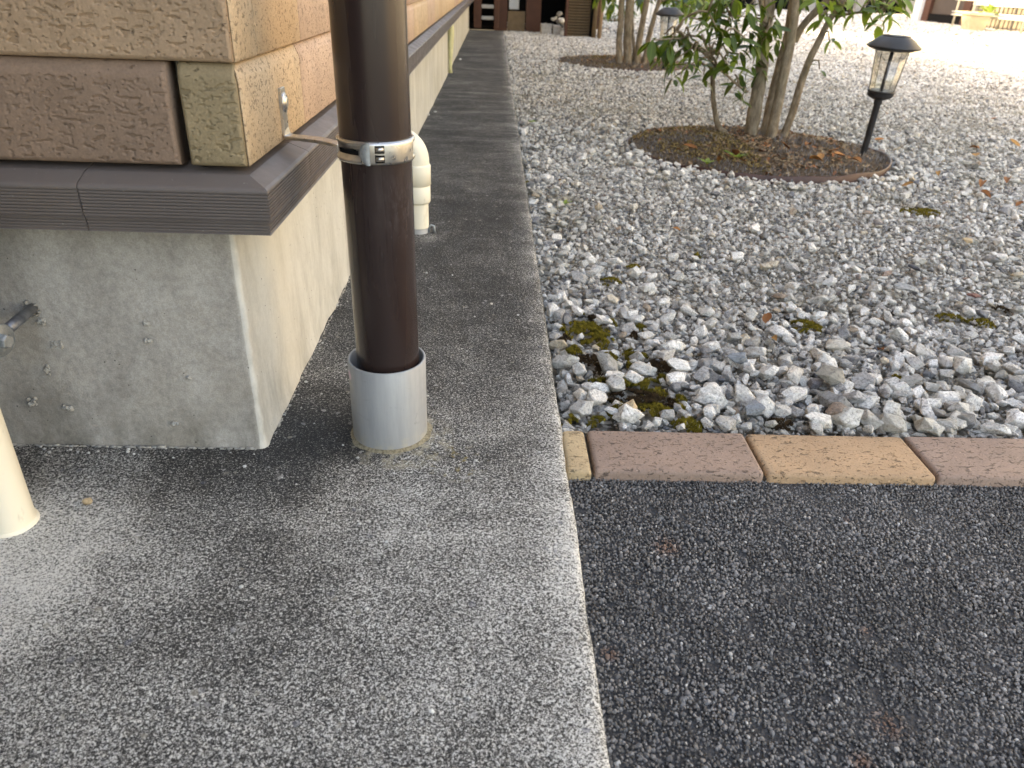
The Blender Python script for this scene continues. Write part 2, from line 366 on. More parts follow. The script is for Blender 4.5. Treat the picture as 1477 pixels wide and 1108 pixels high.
def mat_cream():
    t = NT('cream_vinyl', 0.45, 0.45); v = t.coords()
    c = t.mix(t.noise(v, 8, 4), (0.70, 0.65, 0.52), (0.80, 0.75, 0.62))
    c = t.mix(t.ramp(t.noise(t.coords((1, 1, 0.4)), 60, 4, 0.7), [(0.60, 0), (0.72, 0.45)]), c, (0.35, 0.31, 0.22))
    t.color(c); t.bump(t.noise(v, 40, 3), 0.08, 0.0006); return t.m
def mat_trim():
    t = NT('dark_aluminium', 0.42, 0.5); v = t.coords(); t.b.inputs['Metallic'].default_value = 0.0
    c = t.mix(t.noise(v, 10, 4), (0.105, 0.087, 0.080), (0.150, 0.127, 0.117))
    c = t.mix(t.ramp(t.noise(v, 260, 3, 0.6), [(0.69, 0), (0.74, 0.5)]), c, (0.35, 0.34, 0.32))
    c = t.mix(t.ramp(t.noise(v, 28, 5, 0.7, 0.5), [(0.55, 0), (0.8, 0.28)]), c, (0.17, 0.155, 0.135))
    t.color(c); t.rough(t.ramp(t.noise(v, 35, 4), [(0.3, 0.34), (0.7, 0.55)])); return t.m
def mat_bark():
    t = NT('pale_bark', 0.9, 0.2); v = t.coords()
    c = t.ramp(t.noise(t.coords((1, 1, 0.35)), 55, 6, 0.7, 0.4), [(0.3, (0.08, 0.06, 0.042)), (0.48, (0.19, 0.15, 0.105)), (0.7, (0.34, 0.285, 0.21))])
    c = t.mix(t.ramp(t.noise(v, 9, 4), [(0.5, 0), (0.7, 0.45)]), c, (0.17, 0.16, 0.09))
    t.color(c); t.bump(t.noise(t.coords((1, 1, 0.5)), 90, 5, 0.7), 0.7, 0.004); return t.m
def mat_leaf(name, a, b, trans=0.25):
    t = NT(name, 0.42, 0.35); r = t.objrand(); v = t.coords()
    c = t.mix(r, a, b); x, y, z = t.sep(v)
    vein = t.ramp(t.math('ABSOLUTE', x), [(0.0, 1), (0.03, 0)]); c = t.mix(t.math('MULTIPLY', vein, 0.35), c, (b[0]*2, b[1]*1.8, b[2]*2))
    t.color(c)
    tr = t.n.new('ShaderNodeBsdfTranslucent'); t.link(t.mix(0.5, c, (b[0]*2.2, b[1]*2.2, b[2])), tr.inputs[0])
    mx = t.n.new('ShaderNodeMixShader'); mx.inputs[0].default_value = trans
    t.link(t.b.outputs[0], mx.inputs[1]); t.link(tr.outputs[0], mx.inputs[2]); t.link(mx.outputs[0], t.out.inputs[0]); return t.m
def mat_rand(name, stops, rough=0.85, bscale=200, bd=0.001, spec=0.3):
    t = NT(name, rough, spec); v = t.coords(rand=True)
    c = t.ramp(t.objrand(), stops); c = t.mix(1.0, c, t.ramp(t.noise(v, bscale, 4, 0.6), [(0.3, 0.75), (0.7, 1.2)]), 'MULTIPLY')
    t.color(c); t.bump(t.noise(v, bscale, 3), 0.5, bd); return t.m

m_slab = mat_slab(); m_asb = mat_asphalt_base(); m_asg = mat_asphalt_grain(); m_stone = mat_stone(); m_gbase = mat_gravel_base()
m_found = mat_foundation(); m_pipe = mat_pipe_brown(); m_steel = mat_steel(); m_sleeve = mat_sleeve(); m_cream = mat_cream(); m_trim = mat_trim()
m_galv = mat_steel('galvanised', (0.40, 0.43, 0.45), 0.52); m_bark = mat_bark()
BR_TAN = (0.36, 0.25, 0.155); BR_PINK = (0.33, 0.205, 0.15); BR_YEL = (0.44, 0.315, 0.185)
m_bt = mat_brick('tan_drag_brick', (0.355, 0.242, 0.155)); m_bp = mat_brick('pink_drag_brick', (0.235, 0.158, 0.112)); m_bo = mat_brick('olive_drag_brick', (0.27, 0.205, 0.12))
m_sy = mat_brick('yellow_pitted_brick', (0.54, 0.375, 0.235), 'pit'); m_sp = mat_brick('pink_pitted_brick', (0.50, 0.33, 0.25), 'pit'); m_st = mat_brick('buff_pitted_brick', (0.56, 0.41, 0.27), 'pit')  # lighter than the front bricks: brighter side light put into the colour
m_sp2 = mat_brick('rose_buff_brick', (0.52, 0.365, 0.27), 'pit')
m_pv1 = mat_brick('pink_paver', (0.285, 0.200, 0.155), 'paver'); m_pv2 = mat_brick('orange_paver', (0.40, 0.262, 0.155), 'paver'); m_pv3 = mat_brick('yellow_paver', (0.46, 0.34, 0.20), 'paver')
m_black = plain('black_plastic', (0.022, 0.023, 0.026), 0.45, 0.5, bump=0.05)
m_darkgap = plain('shade_black', (0.006, 0.006, 0.006), 0.9, 0.1, bump=0)  # near-black that paints shade into holes, gaps and open interiors
m_leaf = mat_leaf('glossy_leaf', (0.018, 0.044, 0.007), (0.085, 0.135, 0.014)); m_leafl = mat_leaf('bright_leaf', (0.10, 0.17, 0.03), (0.18, 0.26, 0.05), 0.4)  # lighter second leaf; in the crowns its colour stands for backlight
m_wood = plain('brown_painted_wood', (0.075, 0.032, 0.020), 0.6, 0.3, scale=12)
m_wood2 = plain('weathered_wood', (0.16, 0.115, 0.07), 0.8, 0.2, scale=18)
m_white = plain('white_paint', (0.72, 0.72, 0.70), 0.5, 0.4, scale=6, var=0.06)
m_grey = plain('grey_paint', (0.35, 0.35, 0.34), 0.6, 0.4, scale=6)
m_soil = plain('soil', (0.12, 0.09, 0.065), 0.95, 0.1, scale=60, var=0.5, bump=1.0, bdist=0.01)
m_mortar = plain('mortar', (0.40, 0.385, 0.35), 0.95, 0.1, scale=120, var=0.25, bump=0.9, bdist=0.002)
m_edging = plain('brown_plastic_edging', (0.06, 0.028, 0.022), 0.5, 0.4, scale=14, var=0.3)
m_block = plain('concrete_block', (0.34, 0.33, 0.31), 0.9, 0.2, scale=40, var=0.25, bump=0.6, bdist=0.002)
m_render = plain('house_render', (0.62, 0.60, 0.55), 0.9, 0.2, scale=8, var=0.06)
m_blocker = plain('dark_blocker_board', (0.11, 0.085, 0.065), 0.8, 0.2, scale=8)  # dark board for the unseen light blockers by the front
m_roof = plain('eave_board', (0.34, 0.31, 0.27), 0.8, 0.2, scale=8)

# ------------------------------------------------------------------ ground pieces
XE = 0.096          # right edge of the slab
def gz(x, y):       # gravel level
    b = -0.05 + 0.018*math.exp(-max(0, y-0.83)/0.35)
    b += 0.010*mnoise.noise(Vector((x*1.3, y*1.3, 0)))+0.005*mnoise.noise(Vector((x*5, y*5, 3)))
    return b if y < 9 else -0.05 + (b+0.05)*0.5

def build_slab():
    xs = [-3.2, -2.5, -2, -1.5, -1.1, -0.8, -0.6, -0.45]+list(np.linspace(-0.36, 0.06, 15))
    ys = list(np.linspace(-1.6, 0.1, 8))+list(np.linspace(0.16, 1.6, 73))+list(np.linspace(1.65, 8.5, 70))
    m = MB(); prof_tail = [(0.016, 0.0), (0.010, -0.0002), (0.006, -0.0008), (0.003, -0.002), (0.001, -0.004), (0.0, -0.008), (0.0005, -0.02), (0.002, -0.06), (0.002, -0.14)]
    rows = []
    for y in ys:
        row = []
        wob = 0.0022*mnoise.noise(Vector((0, y*9, 0)))+0.0012*mnoise.noise(Vector((2, y*45, 0)))
        for x in xs: row.append((x, y, 0.0009*mnoise.noise(Vector((x*7, y*7, 5)))))
        for k, (dx, z) in enumerate(prof_tail):
            chip = 0.0012*mnoise.noise(Vector((k*0.7, y*70, 4)))
            row.append((XE-dx+wob+chip, y, z + (0.0008*mnoise.noise(Vector((k*3, y*60, 9))) if k < 6 else 0)))
        rows.append(row)
    q = len(rows[0]); vs = [p for r in rows for p in r]
    fs = [(i*q+j, i*q+j+1, (i+1)*q+j+1, (i+1)*q+j) for i in range(len(rows)-1) for j in range(q-1)]
    # far end face
    m.add(vs, fs, True); m.add([rows[-1][0], rows[-1][-5], (rows[-1][-5][0], 8.5, -0.14), (xs[0], 8.5, -0.14)], [(0, 1, 2, 3)])
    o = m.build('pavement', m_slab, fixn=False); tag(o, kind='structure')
build_slab()

def cloud(name, pts, rots, scls, idx, sources, base=None, label=None, cat=None, parent=None):
    """one object: points that carry a stone / grain / flake each (geometry nodes)"""
    me = bpy.data.meshes.new(name); n = len(pts)
    me.vertices.add(n); me.vertices.foreach_set('co', np.asarray(pts, dtype=np.float32).ravel())
    a = me.attributes.new('rot', 'FLOAT_VECTOR', 'POINT'); a.data.foreach_set('vector', np.asarray(rots, dtype=np.float32).ravel())
    a = me.attributes.new('scl', 'FLOAT_VECTOR', 'POINT'); a.data.foreach_set('vector', np.asarray(scls, dtype=np.float32).ravel())
    a = me.attributes.new('idx', 'INT', 'POINT'); a.data.foreach_set('value', np.asarray(idx, dtype=np.int32))
    ob = bpy.data.objects.new(name, me); COL.objects.link(ob)
    ng = bpy.data.node_groups.new(name+'_scatter', 'GeometryNodeTree')
    ng.interface.new_socket('Geometry', in_out='INPUT', socket_type='NodeSocketGeometry')
    ng.interface.new_socket('Geometry', in_out='OUTPUT', socket_type='NodeSocketGeometry')
    N = ng.nodes; L = ng.links
    gi = N.new('NodeGroupInput'); go = N.new('NodeGroupOutput')
    g2i = N.new('GeometryNodeGeometryToInstance')
    for s in sources[::-1]:
        oi = N.new('GeometryNodeObjectInfo'); oi.inputs['Object'].default_value = s; oi.transform_space = 'ORIGINAL'
        gg = N.new('GeometryNodeGeometryToInstance'); L.new(oi.outputs['Geometry'], gg.inputs[0])
        L.new(gg.outputs[0], g2i.inputs[0]) if False else None
        s_out = gg.outputs[0]
        if 'jn' not in locals(): jn = N.new('GeometryNodeJoinGeometry')
        L.new(s_out, jn.inputs[0])
    N.remove(g2i)
    iop = N.new('GeometryNodeInstanceOnPoints'); iop.inputs['Pick Instance'].default_value = True
    L.new(gi.outputs[0], iop.inputs['Points']); L.new(jn.outputs[0], iop.inputs['Instance'])
    def attr(nm, ty):
        k = N.new('GeometryNodeInputNamedAttribute'); k.data_type = ty; k.inputs['Name'].default_value = nm; return k.outputs['Attribute']
    L.new(attr('idx', 'INT'), iop.inputs['Instance Index'])
    e2r = N.new('FunctionNodeEulerToRotation'); L.new(attr('rot', 'FLOAT_VECTOR'), e2r.inputs[0]); L.new(e2r.outputs[0], iop.inputs['Rotation'])
    L.new(attr('scl', 'FLOAT_VECTOR'), iop.inputs['Scale'])
    L.new(iop.outputs[0], go.inputs[0])
    md = ob.modifiers.new('scatter', 'NODES'); md.node_group = ng
    tag(ob, label, cat, kind='stuff')
    if parent is not None: ob.parent = parent
    return ob

# asphalt sheet -------------------------------------------------------
def grid(name, x0, x1, y0, y1, nx, ny, zf, mat, kind='structure'):
    m = MB(); vs = []; 
    for j in range(ny+1):
        for i in range(nx+1):
            x = x0+(x1-x0)*i/nx; y = y0+(y1-y0)*j/ny; vs.append((x, y, zf(x, y)))
    fs = [(j*(nx+1)+i, j*(nx+1)+i+1, (j+1)*(nx+1)+i+1, (j+1)*(nx+1)+i) for j in range(ny) for i in range(nx)]
    m.add(vs, fs, True); return tag(m.build(name, mat, fixn=False), kind=kind)
YP0, YP1 = 0.735, 0.829
road = grid('road', XE-0.01, 6.0, -3.0, YP0+0.004, 30, 20, lambda x, y: -0.034+0.0012*mnoise.noise(Vector((x*6, y*6, 1))), m_asb)

def rock_mesh(name, seed, npts=13, flat=0.7, bevel=0.10, mat=None, size=1.0, rough=0.0):
    """angular crushed stone of unit size: hull of scattered points with softened edges"""
    r = random.Random(seed); bm = bmesh.new()
    e = Vector((1.0, r.uniform(0.7, 0.95), flat*r.uniform(0.8, 1.1)))*0.5
    for k in range(npts):
        z = 1-2*(k+0.5)/npts; a = k*2.39996+r.uniform(-0.5, 0.5); q = math.sqrt(1-z*z)
        s = r.uniform(0.70, 1.10)
        bm.verts.new((q*math.cos(a)*e.x*s*size, q*math.sin(a)*e.y*s*size, z*e.z*s*size))
    res = bmesh.ops.convex_hull(bm, input=bm.verts)
    bmesh.ops.delete(bm, geom=[v for v in bm.verts if not v.link_faces], context='VERTS')
    if bevel:
        bmesh.ops.dissolve_limit(bm, angle_limit=0.16, verts=bm.verts, edges=bm.edges)
        bmesh.ops.bevel(bm, geom=list(bm.edges), offset=bevel*size*0.5, segments=1, affect='EDGES', clamp_overlap=True)
        bmesh.ops.triangulate(bm, faces=bm.faces)
    if rough:
        bmesh.ops.subdivide_edges(bm, edges=[e for e in bm.edges if e.calc_length() > 0.22*size], cuts=1, use_grid_fill=False)
        bmesh.ops.triangulate(bm, faces=bm.faces)
        for v in bm.verts:
            q = v.co*(4.5/size)+Vector((seed, 0, 0)); v.co += v.co.normalized()*size*rough*(mnoise.noise(q)+0.5*mnoise.noise(q*2.3))
    bmesh.ops.recalc_face_normals(bm, faces=bm.faces)
    me = bpy.data.meshes.new(name); bm.to_mesh(me); bm.free()
    for p in me.polygons: p.use_smooth = True
    me.set_sharp_from_angle(angle=0.30)
    if mat: me.materials.append(mat)
    return me

# gravel: the ground under it, 300 nearest stones as parts, the rest one scatter -----------------
gravel = grid('ground', XE-0.004, 30.0, YP1-0.004, 46.0, 60, 90, lambda x, y: -0.012+gz(x, y) if y > 1 else -0.03, m_gbase)
def _ground_mesh():
    """finer close to the camera"""
    xs = list(np.linspace(XE-0.004, 3.2, 50))+list(np.linspace(3.5, 30, 16))
    ys = list(np.linspace(YP1-0.003, 5, 70))+list(np.linspace(5.3, 46, 30))
    vs = [(x, y, gz(x, y)-0.012) for y in ys for x in xs]; q = len(xs)
    fs = [(j*q+i, j*q+i+1, (j+1)*q+i+1, (j+1)*q+i) for j in range(len(ys)-1) for i in range(q-1)]
    me = gravel.data; me.clear_geometry(); me.from_pydata(vs, [], fs)
    for p in me.polygons: p.use_smooth = True
_ground_mesh()

rocks = [rock_mesh('stone', 100+k, 8+(k % 5), 0.56+0.08*(k % 4), 0.045, m_stone, rough=0.030) for k in range(16)]
def pxof(x, y, z):
    d = Vector((x, y, z))-CAMP; w = d.dot(CF)
    return 738.5+FPX*d.dot(CR)/w, 554+FPX*d.dot(CD)/w, w
BEDS = [((0.985, 2.87), 0.475), ((0.98, 6.02), 0.52)]
def inbed(x, y, m=0.0):
    return any((x-c[0])**2+(y-c[1])**2 < (r+m+(.05*mnoise.noise(Vector((x*6, y*6, 8)))-.012 if y > c[1]+.05 or x < c[0]-.3 else 0))**2 for c, r in BEDS)
# moss patches: centre pixel, half width/height in metres, green or brown
MOSS = [((842, 476), .045, .022, 0), ((862, 490), .03, .02, 0), ((852, 528), .038, .022, 1), ((916, 514), .02, .014, 0), ((880, 518), .015, .012, 0), ((866, 560), .024, .010, 0), ((936, 565), .028, .018, 0),
        ((950, 530), .022, .016, 1), ((920, 585), .045, .020, 1), ((888, 600), .020, .014, 0), ((938, 603), .035, .014, 0), ((960, 592), .02, .012, 1), ((882, 400), .024, .012, 0), ((915, 380), .018, .010, 0), ((835, 395), .014, .01, 0),
        ((1165, 466), .03, .016, 0), ((1375, 452), .03, .014, 0), ((1415, 458), .032, .014, 0), ((1445, 440), .02, .012, 1), ((1330, 300), .06, .03, 0), ((1290, 545), .012, .008, 0), ((1344, 512), .012, .008, 0), ((1010, 362), .02, .01, 0), ((760, 262), .02, .02, 0), ((990, 622), .022, .01, 0), ((1118, 620), .02, .01, 1)]
rm = random.Random(11)
for k in range(26): MOSS.append(((rm.uniform(812, 985), rm.uniform(455, 618)), rm.uniform(.006, .015), rm.uniform(.004, .009), 0 if rm.random() < .75 else 1))
MP = []
for (p, a, b, k) in MOSS:
    w = onz(p[0], p[1], -0.035); MP.append((w.x, w.y, a, b*1.9, k))
def inmoss(x, y, f=0.8):
    return any(((x-mx)/a)**2+((y-my)/b)**2 < f for mx, my, a, b, k in MP)

stone_list = []   # (x,y,z,size,flat)
def scatter(y0, y1, spacing, smin, smax, zoff, dens=1.0, jitter=0.5, mask=None, xmax_extra=0.45, power=1.6):
    out = []
    y = y0
    while y < y1:
        xr = 0.72*y+0.25+xmax_extra
        x = XE+0.004+smin*0.5
        while x < xr:
            xx = x+random.uniform(-jitter, jitter)*spacing; yy = y+random.uniform(-jitter, jitter)*spacing
            x += spacing
            if random.random() > dens or xx < XE+0.004+smin*0.45 or yy < YP1+0.004: continue
            if inbed(xx, yy, 0.008): continue
            s = smin+(smax-smin)*random.random()**power
            if mask is not None:
                k = mask(xx, yy, s)
                if not k: continue
                s *= k
            if xx-s*0.45 < XE+0.002 : xx = XE+0.002+s*0.45
            if yy-s*0.45 < YP1-0.003: yy = YP1-0.003+s*0.45
            out.append((xx, yy, gz(xx, yy)+zoff+s*0.12+random.uniform(0, 0.3)*s*0.4, s))
        y += spacing*0.9
    return out
def nz(x, y, f, o=0): return mnoise.noise(Vector((x*f, y*f, o)))
def bigmask(x, y, s):
    if inmoss(x, y, 0.75): return 0.5 if random.random() < 0.25 else 0
    near = math.exp(-((y-0.83)/0.33)**2)          # heap behind the pavers
    edge = math.exp(-((x-XE)/0.10)**2)            # pushed against the slab
    bed = math.exp(-(((x-0.985)**2+(y-2.87)**2)**0.5-0.475)**2/0.02)*(1 if y < 3 else .5)
    p = 0.13+0.9*near+0.45*edge*(1 if y < 3.4 else 0.3)+0.6*bed+0.25*max(0, nz(x, y, 2.3, 7))
    return (0.82+0.3*near) if random.random() < p else 0
big = scatter(YP1, 3.4, 0.027, 0.017, 0.050, 0.004, mask=bigmask, power=1.7)
big2 = scatter(YP1, 1.35, 0.030, 0.020, 0.034, -0.010, mask=lambda x, y, s: 0 if inmoss(x, y, .7) else 1)
mid = scatter(YP1, 5.2, 0.0180, 0.009, 0.024, -0.001, mask=lambda x, y, s: (0 if inmoss(x, y) else 1) if random.random() < 0.9 else 0)
fine = scatter(YP1, 2.9, 0.0088, 0.0045, 0.012, -0.002, mask=lambda x, y, s: 0 if (inmoss(x, y) or random.random() < 0.12) else 1, xmax_extra=0.15)
far1 = scatter(5.2, 9.5, 0.023, 0.017, 0.032, 0.002, xmax_extra=0.5)
far2 = scatter(9.5, 24, 0.050, 0.036, 0.068, 0.0, xmax_extra=0.6)
allst = big+big2+mid+fine+far1+far2
# rank the ones that show largest
def show(s):
    px, py, w = pxof(s[0], s[1], s[2])
    if not (-10 < px < 1487 and -10 < py < 1118): return 0
    return s[3]/w
cand = sorted(big, key=show, reverse=True)[:286]
cs = set(cand)
special = [  # pixel, size, colour ramp position handled by own material
    ((905, 609), 0.030, 'tan'), ((1402, 428), 0.036, 'rust'), ((1318, 388), 0.034, 'dark'), ((1305, 419), 0.052, 'greyflat'), ((935, 420), 0.036, 'white'), ((860, 425), 0.022, 'dark'), ((1198, 407), 0.034, 'light'), ((1060, 530), 0.036, 'blue'), ((1195, 560), 0.055, 'brown'), ((1312, 562), 0.046, 'streak'), ((1445, 375), 0.032, 'white'), ((1396, 352), 0.03, 'tan'), ((1085, 610), 0.034, 'blue'), ((977, 543), 0.040, 'white')]
def solid(name, col):
    t = NT(name, 0.85, 0.3); v = t.coords(rand=True); sp = t.noise(v, 12, 5, 0.7)
    t.color(t.mix(1.0, col, t.ramp(sp, [(0.34, 0.55), (0.5, 0.95), (0.68, 1.15)]), 'MULTIPLY')); p = t.bump(t.noise(v, 5, 5, 0.7), 0.8, 0.004); return t.m
SM = {'tan': solid('tan_stone', (0.50, 0.38, 0.24)), 'rust': solid('maroon_stone', (0.17, 0.085, 0.075)), 'dark': solid('slate_stone', (0.075, 0.078, 0.09)), 'greyflat': solid('grey_stone', (0.30, 0.305, 0.30)),
      'white': solid('white_stone', (0.62, 0.61, 0.58)), 'light': solid('light_stone', (0.50, 0.50, 0.48)), 'blue': solid('blue_grey_stone', (0.22, 0.24, 0.26)), 'brown': solid('brown_grey_stone', (0.27, 0.25, 0.21)), 'streak': solid('streaked_stone', (0.25, 0.245, 0.235))}
SL = {'tan': 'tan stone', 'rust': 'flat maroon stone', 'dark': 'dark slate stone', 'greyflat': 'flat grey block of stone', 'white': 'large white stone', 'light': 'pale grey stone', 'blue': 'blue grey stone', 'brown': 'brown grey angular stone', 'streak': 'streaked grey oval stone'}
sobjs = []
for k, (x, y, z, s) in enumerate(cand):
    o = bpy.data.objects.new('stone', rocks[k % 16]); COL.objects.link(o)
    o.location = (x, y, z); o.scale = (s*random.uniform(.95, 1.25), s*random.uniform(.85, 1.1), s*random.uniform(.8, 1.1))
    o.rotation_euler = (random.uniform(-.5, .5), random.uniform(-.5, .5), random.uniform(0, 6.28)); o.parent = gravel; sobjs.append(o)
for k, (p, s, c) in enumerate(special):
    w = onz(p[0], p[1], -0.03); me = rocks[(k*5+3) % 16].copy(); me.materials.clear(); me.materials.append(SM[c])
    o = bpy.data.objects.new('stone', me); COL.objects.link(o); o.location = (w.x, w.y, gz(w.x, w.y)+0.014+s*0.22)
    fl = 0.5 if c in ('greyflat', 'rust', 'dark') else 0.9
    o.scale = (s*1.15, s*0.95, s*fl); o.rotation_euler = (random.uniform(-.3, .3), random.uniform(-.3, .3), random.uniform(-.5, .5)); o.parent = gravel; o['label'] = SL[c]
rest = [s for s in allst if s not in cs]
n = len(rest); arr = np.array(rest); S = arr[:, 3:4]
cloud('gravel', arr[:, :3], np.stack([rng.uniform(-.7, .7, n), rng.uniform(-.7, .7, n), rng.uniform(0, 6.28, n)], 1),
      S*np.stack([rng.uniform(.9, 1.3, n), rng.uniform(.8, 1.1, n), rng.uniform(.75, 1.15, n)], 1), rng.integers(0, 16, n), sobjs[:16], parent=gravel)
print('stones', n)

# asphalt aggregate: grains seated in the binder -------------------------------------------------
g0 = bpy.data.objects.new('pebble', rock_mesh('grit', 900, 12, 0.8, 0.12, m_asg)); COL.objects.link(g0)
g0.location = (0.31, 0.60, -0.0315); g0.scale = (.006, .006, .005); g0.parent = road
g1 = bpy.data.objects.new('pebble', rock_mesh('grit', 901, 10, 0.9, 0.12, m_asg)); COL.objects.link(g1)
g1.location = (0.27, 0.52, -0.0315); g1.scale = (.006, .006, .005); g1.parent = road
g2 = bpy.data.objects.new('pebble', rock_mesh('grit', 902, 14, 0.7, 0.12, m_asg)); COL.objects.link(g2)
g2.location = (0.22, 0.45, -0.0315); g2.scale = (.006, .006, .005); g2.parent = road
P = []
y = 0.12
while y < YP0+0.006:
    xr = 0.62*y+0.42
    x = XE+0.001
    while x < xr:
        xx = x+random.uniform(-.5, .5)*0.0034; yy = y+random.uniform(-.5, .5)*0.0034; x += 0.0033
        if xx < XE: continue
        s = random.uniform(0.0022, 0.0050) if random.random() < 0.82 else random.uniform(0.0048, 0.0092)
        h = 0.0014*nz(xx, yy, 26, 3)+0.0016*nz(xx, yy, 9, 4)
        if nz(xx, yy, 60, 8) > 0.5: continue
        P.append((xx, yy, -0.0312+h+random.uniform(-.0009, .0004)-s*.28, s))
    y += 0.0031
P = np.array(P); n = len(P); S = P[:, 3:4]
cloud('asphalt_aggregate', P[:, :3], rng.uniform(0, 6.28, (n, 3)), S*np.ones((1, 3)), rng.integers(0, 3, n), [g0, g1, g2], parent=road)
print('grains', n)

# ------------------------------------------------------------------ pavers
edging = empty('paver_edging', 'single row of clay pavers dividing the asphalt from the gravel', 'paving', (0.1, 0.735, -0.09))
def paver(x0, x1, mat, r=0.005):
    L = x1-x0; W = YP1-YP0; m = MB(); c = ((x0+x1)/2, (YP0+YP1)/2, 0); pts = []
    rr = [min(r*random.uniform(.6, 1.3), L*0.4) for _ in range(4)]
    for k, (sx, sy) in enumerate(((1, -1), (1, 1), (-1, 1), (-1, -1))):
        q = rr[k]
        for j in range(4):
            a = [-90, 0, 90, 180][k]+90*j/3
            pts.append((sx*(L/2-q)+q*math.cos(R_(a)), sy*(W/2-q)+q*math.sin(R_(a))))
    def ring(off, z): 
        return [(c[0]+px*(1-off/(L/2)), c[1]+py*(1-off/(W/2)), z+0.0004*mnoise.noise(Vector((px*90, py*90, x0)))) for px, py in pts]
    n_ = len(pts); zt = -0.0195+random.uniform(-.0008, .0008)
    rings = [ring(0, -0.085), ring(0, zt-0.005), ring(0.001, zt-0.0022), ring(0.003, zt-0.0006), ring(0.006, zt)]
    vs = [p for r_ in rings for p in r_]; fs = [(k*n_+j, k*n_+(j+1) % n_, (k+1)*n_+(j+1) % n_, (k+1)*n_+j) for k in range(4) for j in range(n_)]
    fs.append(tuple(4*n_+j for j in range(n_)))
    m.add(vs, fs, True)
    o = m.build('brick', mat, loc=(c[0], c[1], -0.05)); rel(o, edging); return o
xp = [(XE+0.002, 0.1285, m_pv3), (0.132, 0.3395, m_pv1), (0.3430, 0.5530, m_pv2), (0.5565, 0.767, m_pv1), (0.771, 0.98, m_pv1), (0.984, 1.194, m_pv2), (1.198, 1.408, m_pv3), (1.412, 1.62, m_pv1)]
for a, b, mm in xp: paver(a, b, mm)
jb = MB(); jb.box(XE+0.001, 1.63, YP0+0.003, YP1-0.003, -0.09, -0.028); o = jb.build('joint_sand', m_soil, loc=(0.5, 0.78, -0.06)); rel(o, edging)

# ------------------------------------------------------------------ house
FX, FY = -0.262, 0.745      # foundation side plane, front plane
BX, BY = -0.2245, 0.710     # brick faces
YEND = 8.4
house = empty('house', 'brick faced house on a concrete base with dark metal trim, left of the slab', 'house', (-2, 3, 0))
def foundation():
    m = MB(); zs = list(np.linspace(-0.1, 0.0, 3))+list(np.linspace(0.01, 0.276, 22)); path = []
    for x in list(np.linspace(-3.2, -0.8, 8))+list(np.linspace(-0.75, FX-0.012, 34)): path.append((x, FY, 0, -1))
    for k in range(5):
        a = R_(-90+90*k/4); path.append((FX-0.006+0.006*math.cos(a), FY+0.006+0.006*math.sin(a), math.cos(a), math.sin(a)))
    for y in list(np.linspace(FY+0.012, 1.7, 45))+list(np.linspace(1.8, YEND, 50)): path.append((FX, y, 1, 0))
    vs = []
    for (x, y, nx, ny) in path:
        cor = math.exp(-(((x-FX)**2+(y-FY)**2)**.5)/0.02)
        for z in zs:
            d = 0.0012*mnoise.noise(Vector((x*12, y*12, z*12)))+0.0005*mnoise.noise(Vector((x*60, y*60, z*60)))
            d += cor*0.003*mnoise.noise(Vector((x*30, y*30, z*55)))
            foot = math.exp(-max(0, z)/0.008)
            d += foot*(0.003+0.003*mnoise.noise(Vector((x*28, y*28, 2))))
            vs.append((x+nx*d, y+ny*d, z))
    q = len(zs); fs = [(i*q+j, (i+1)*q+j, (i+1)*q+j+1, i*q+j+1) for i in range(len(path)-1) for j in range(q-1)]
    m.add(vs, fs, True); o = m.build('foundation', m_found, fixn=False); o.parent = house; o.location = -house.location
foundation()
def H(o): o.parent = house; o.location = Vector(o.location)-house.location; return o
# backing walls
b = MB(); b.box(-6, -0.262, 0.7465, 11.2, 0.2765, 2.75); H(b.build('wall', m_render, loc=(-3, 4, 0)))
b = MB(); b.box(-0.262, -0.235, 0.7465, 8.4, 0.87, 2.75); b.box(-3.2, -0.235, 0.722, 0.746, 0.87, 2.75); H(b.build('upper_cladding', m_st, loc=(-0.3, 4, 1)))
b = MB(); b.box(-6.4, 0.10, 0.25, 11.3, 2.75, 2.85); H(b.build('eave', m_roof, loc=(-3, 5, 2.8)))
b = MB(); b.box(-8, -0.3, 11.2, 14.3, -0.1, 6.2); b.box(-8, -0.3, 14.302, 26, -0.1, 7.4); H(b.build('rear_wing', m_render, loc=(-4, 14, 0)))
b = MB(); b.box(-4.5, -0.45, -1.7, 0.249, 2.75, 2.85); H(b.build('added_shade_roof', m_blocker, loc=(-2, -1, 2.8)))  # unseen roof, added to keep sun and sky off the foreground
b = MB(); b.box(-2.6, -2.5, -1.6, 0.70, -0.005, 2.745); H(b.build('added_shade_wall', m_blocker, loc=(-2.5, -1, 1)))  # unseen wall, added to stop low sun from the left
b = MB(); b.box(-2.49, -0.5, -1.6, -1.5, -0.005, 2.745); H(b.build('added_shade_wall', m_blocker, loc=(-1.5, -2.3, 1)))  # unseen wall behind the camera, added to darken the front face
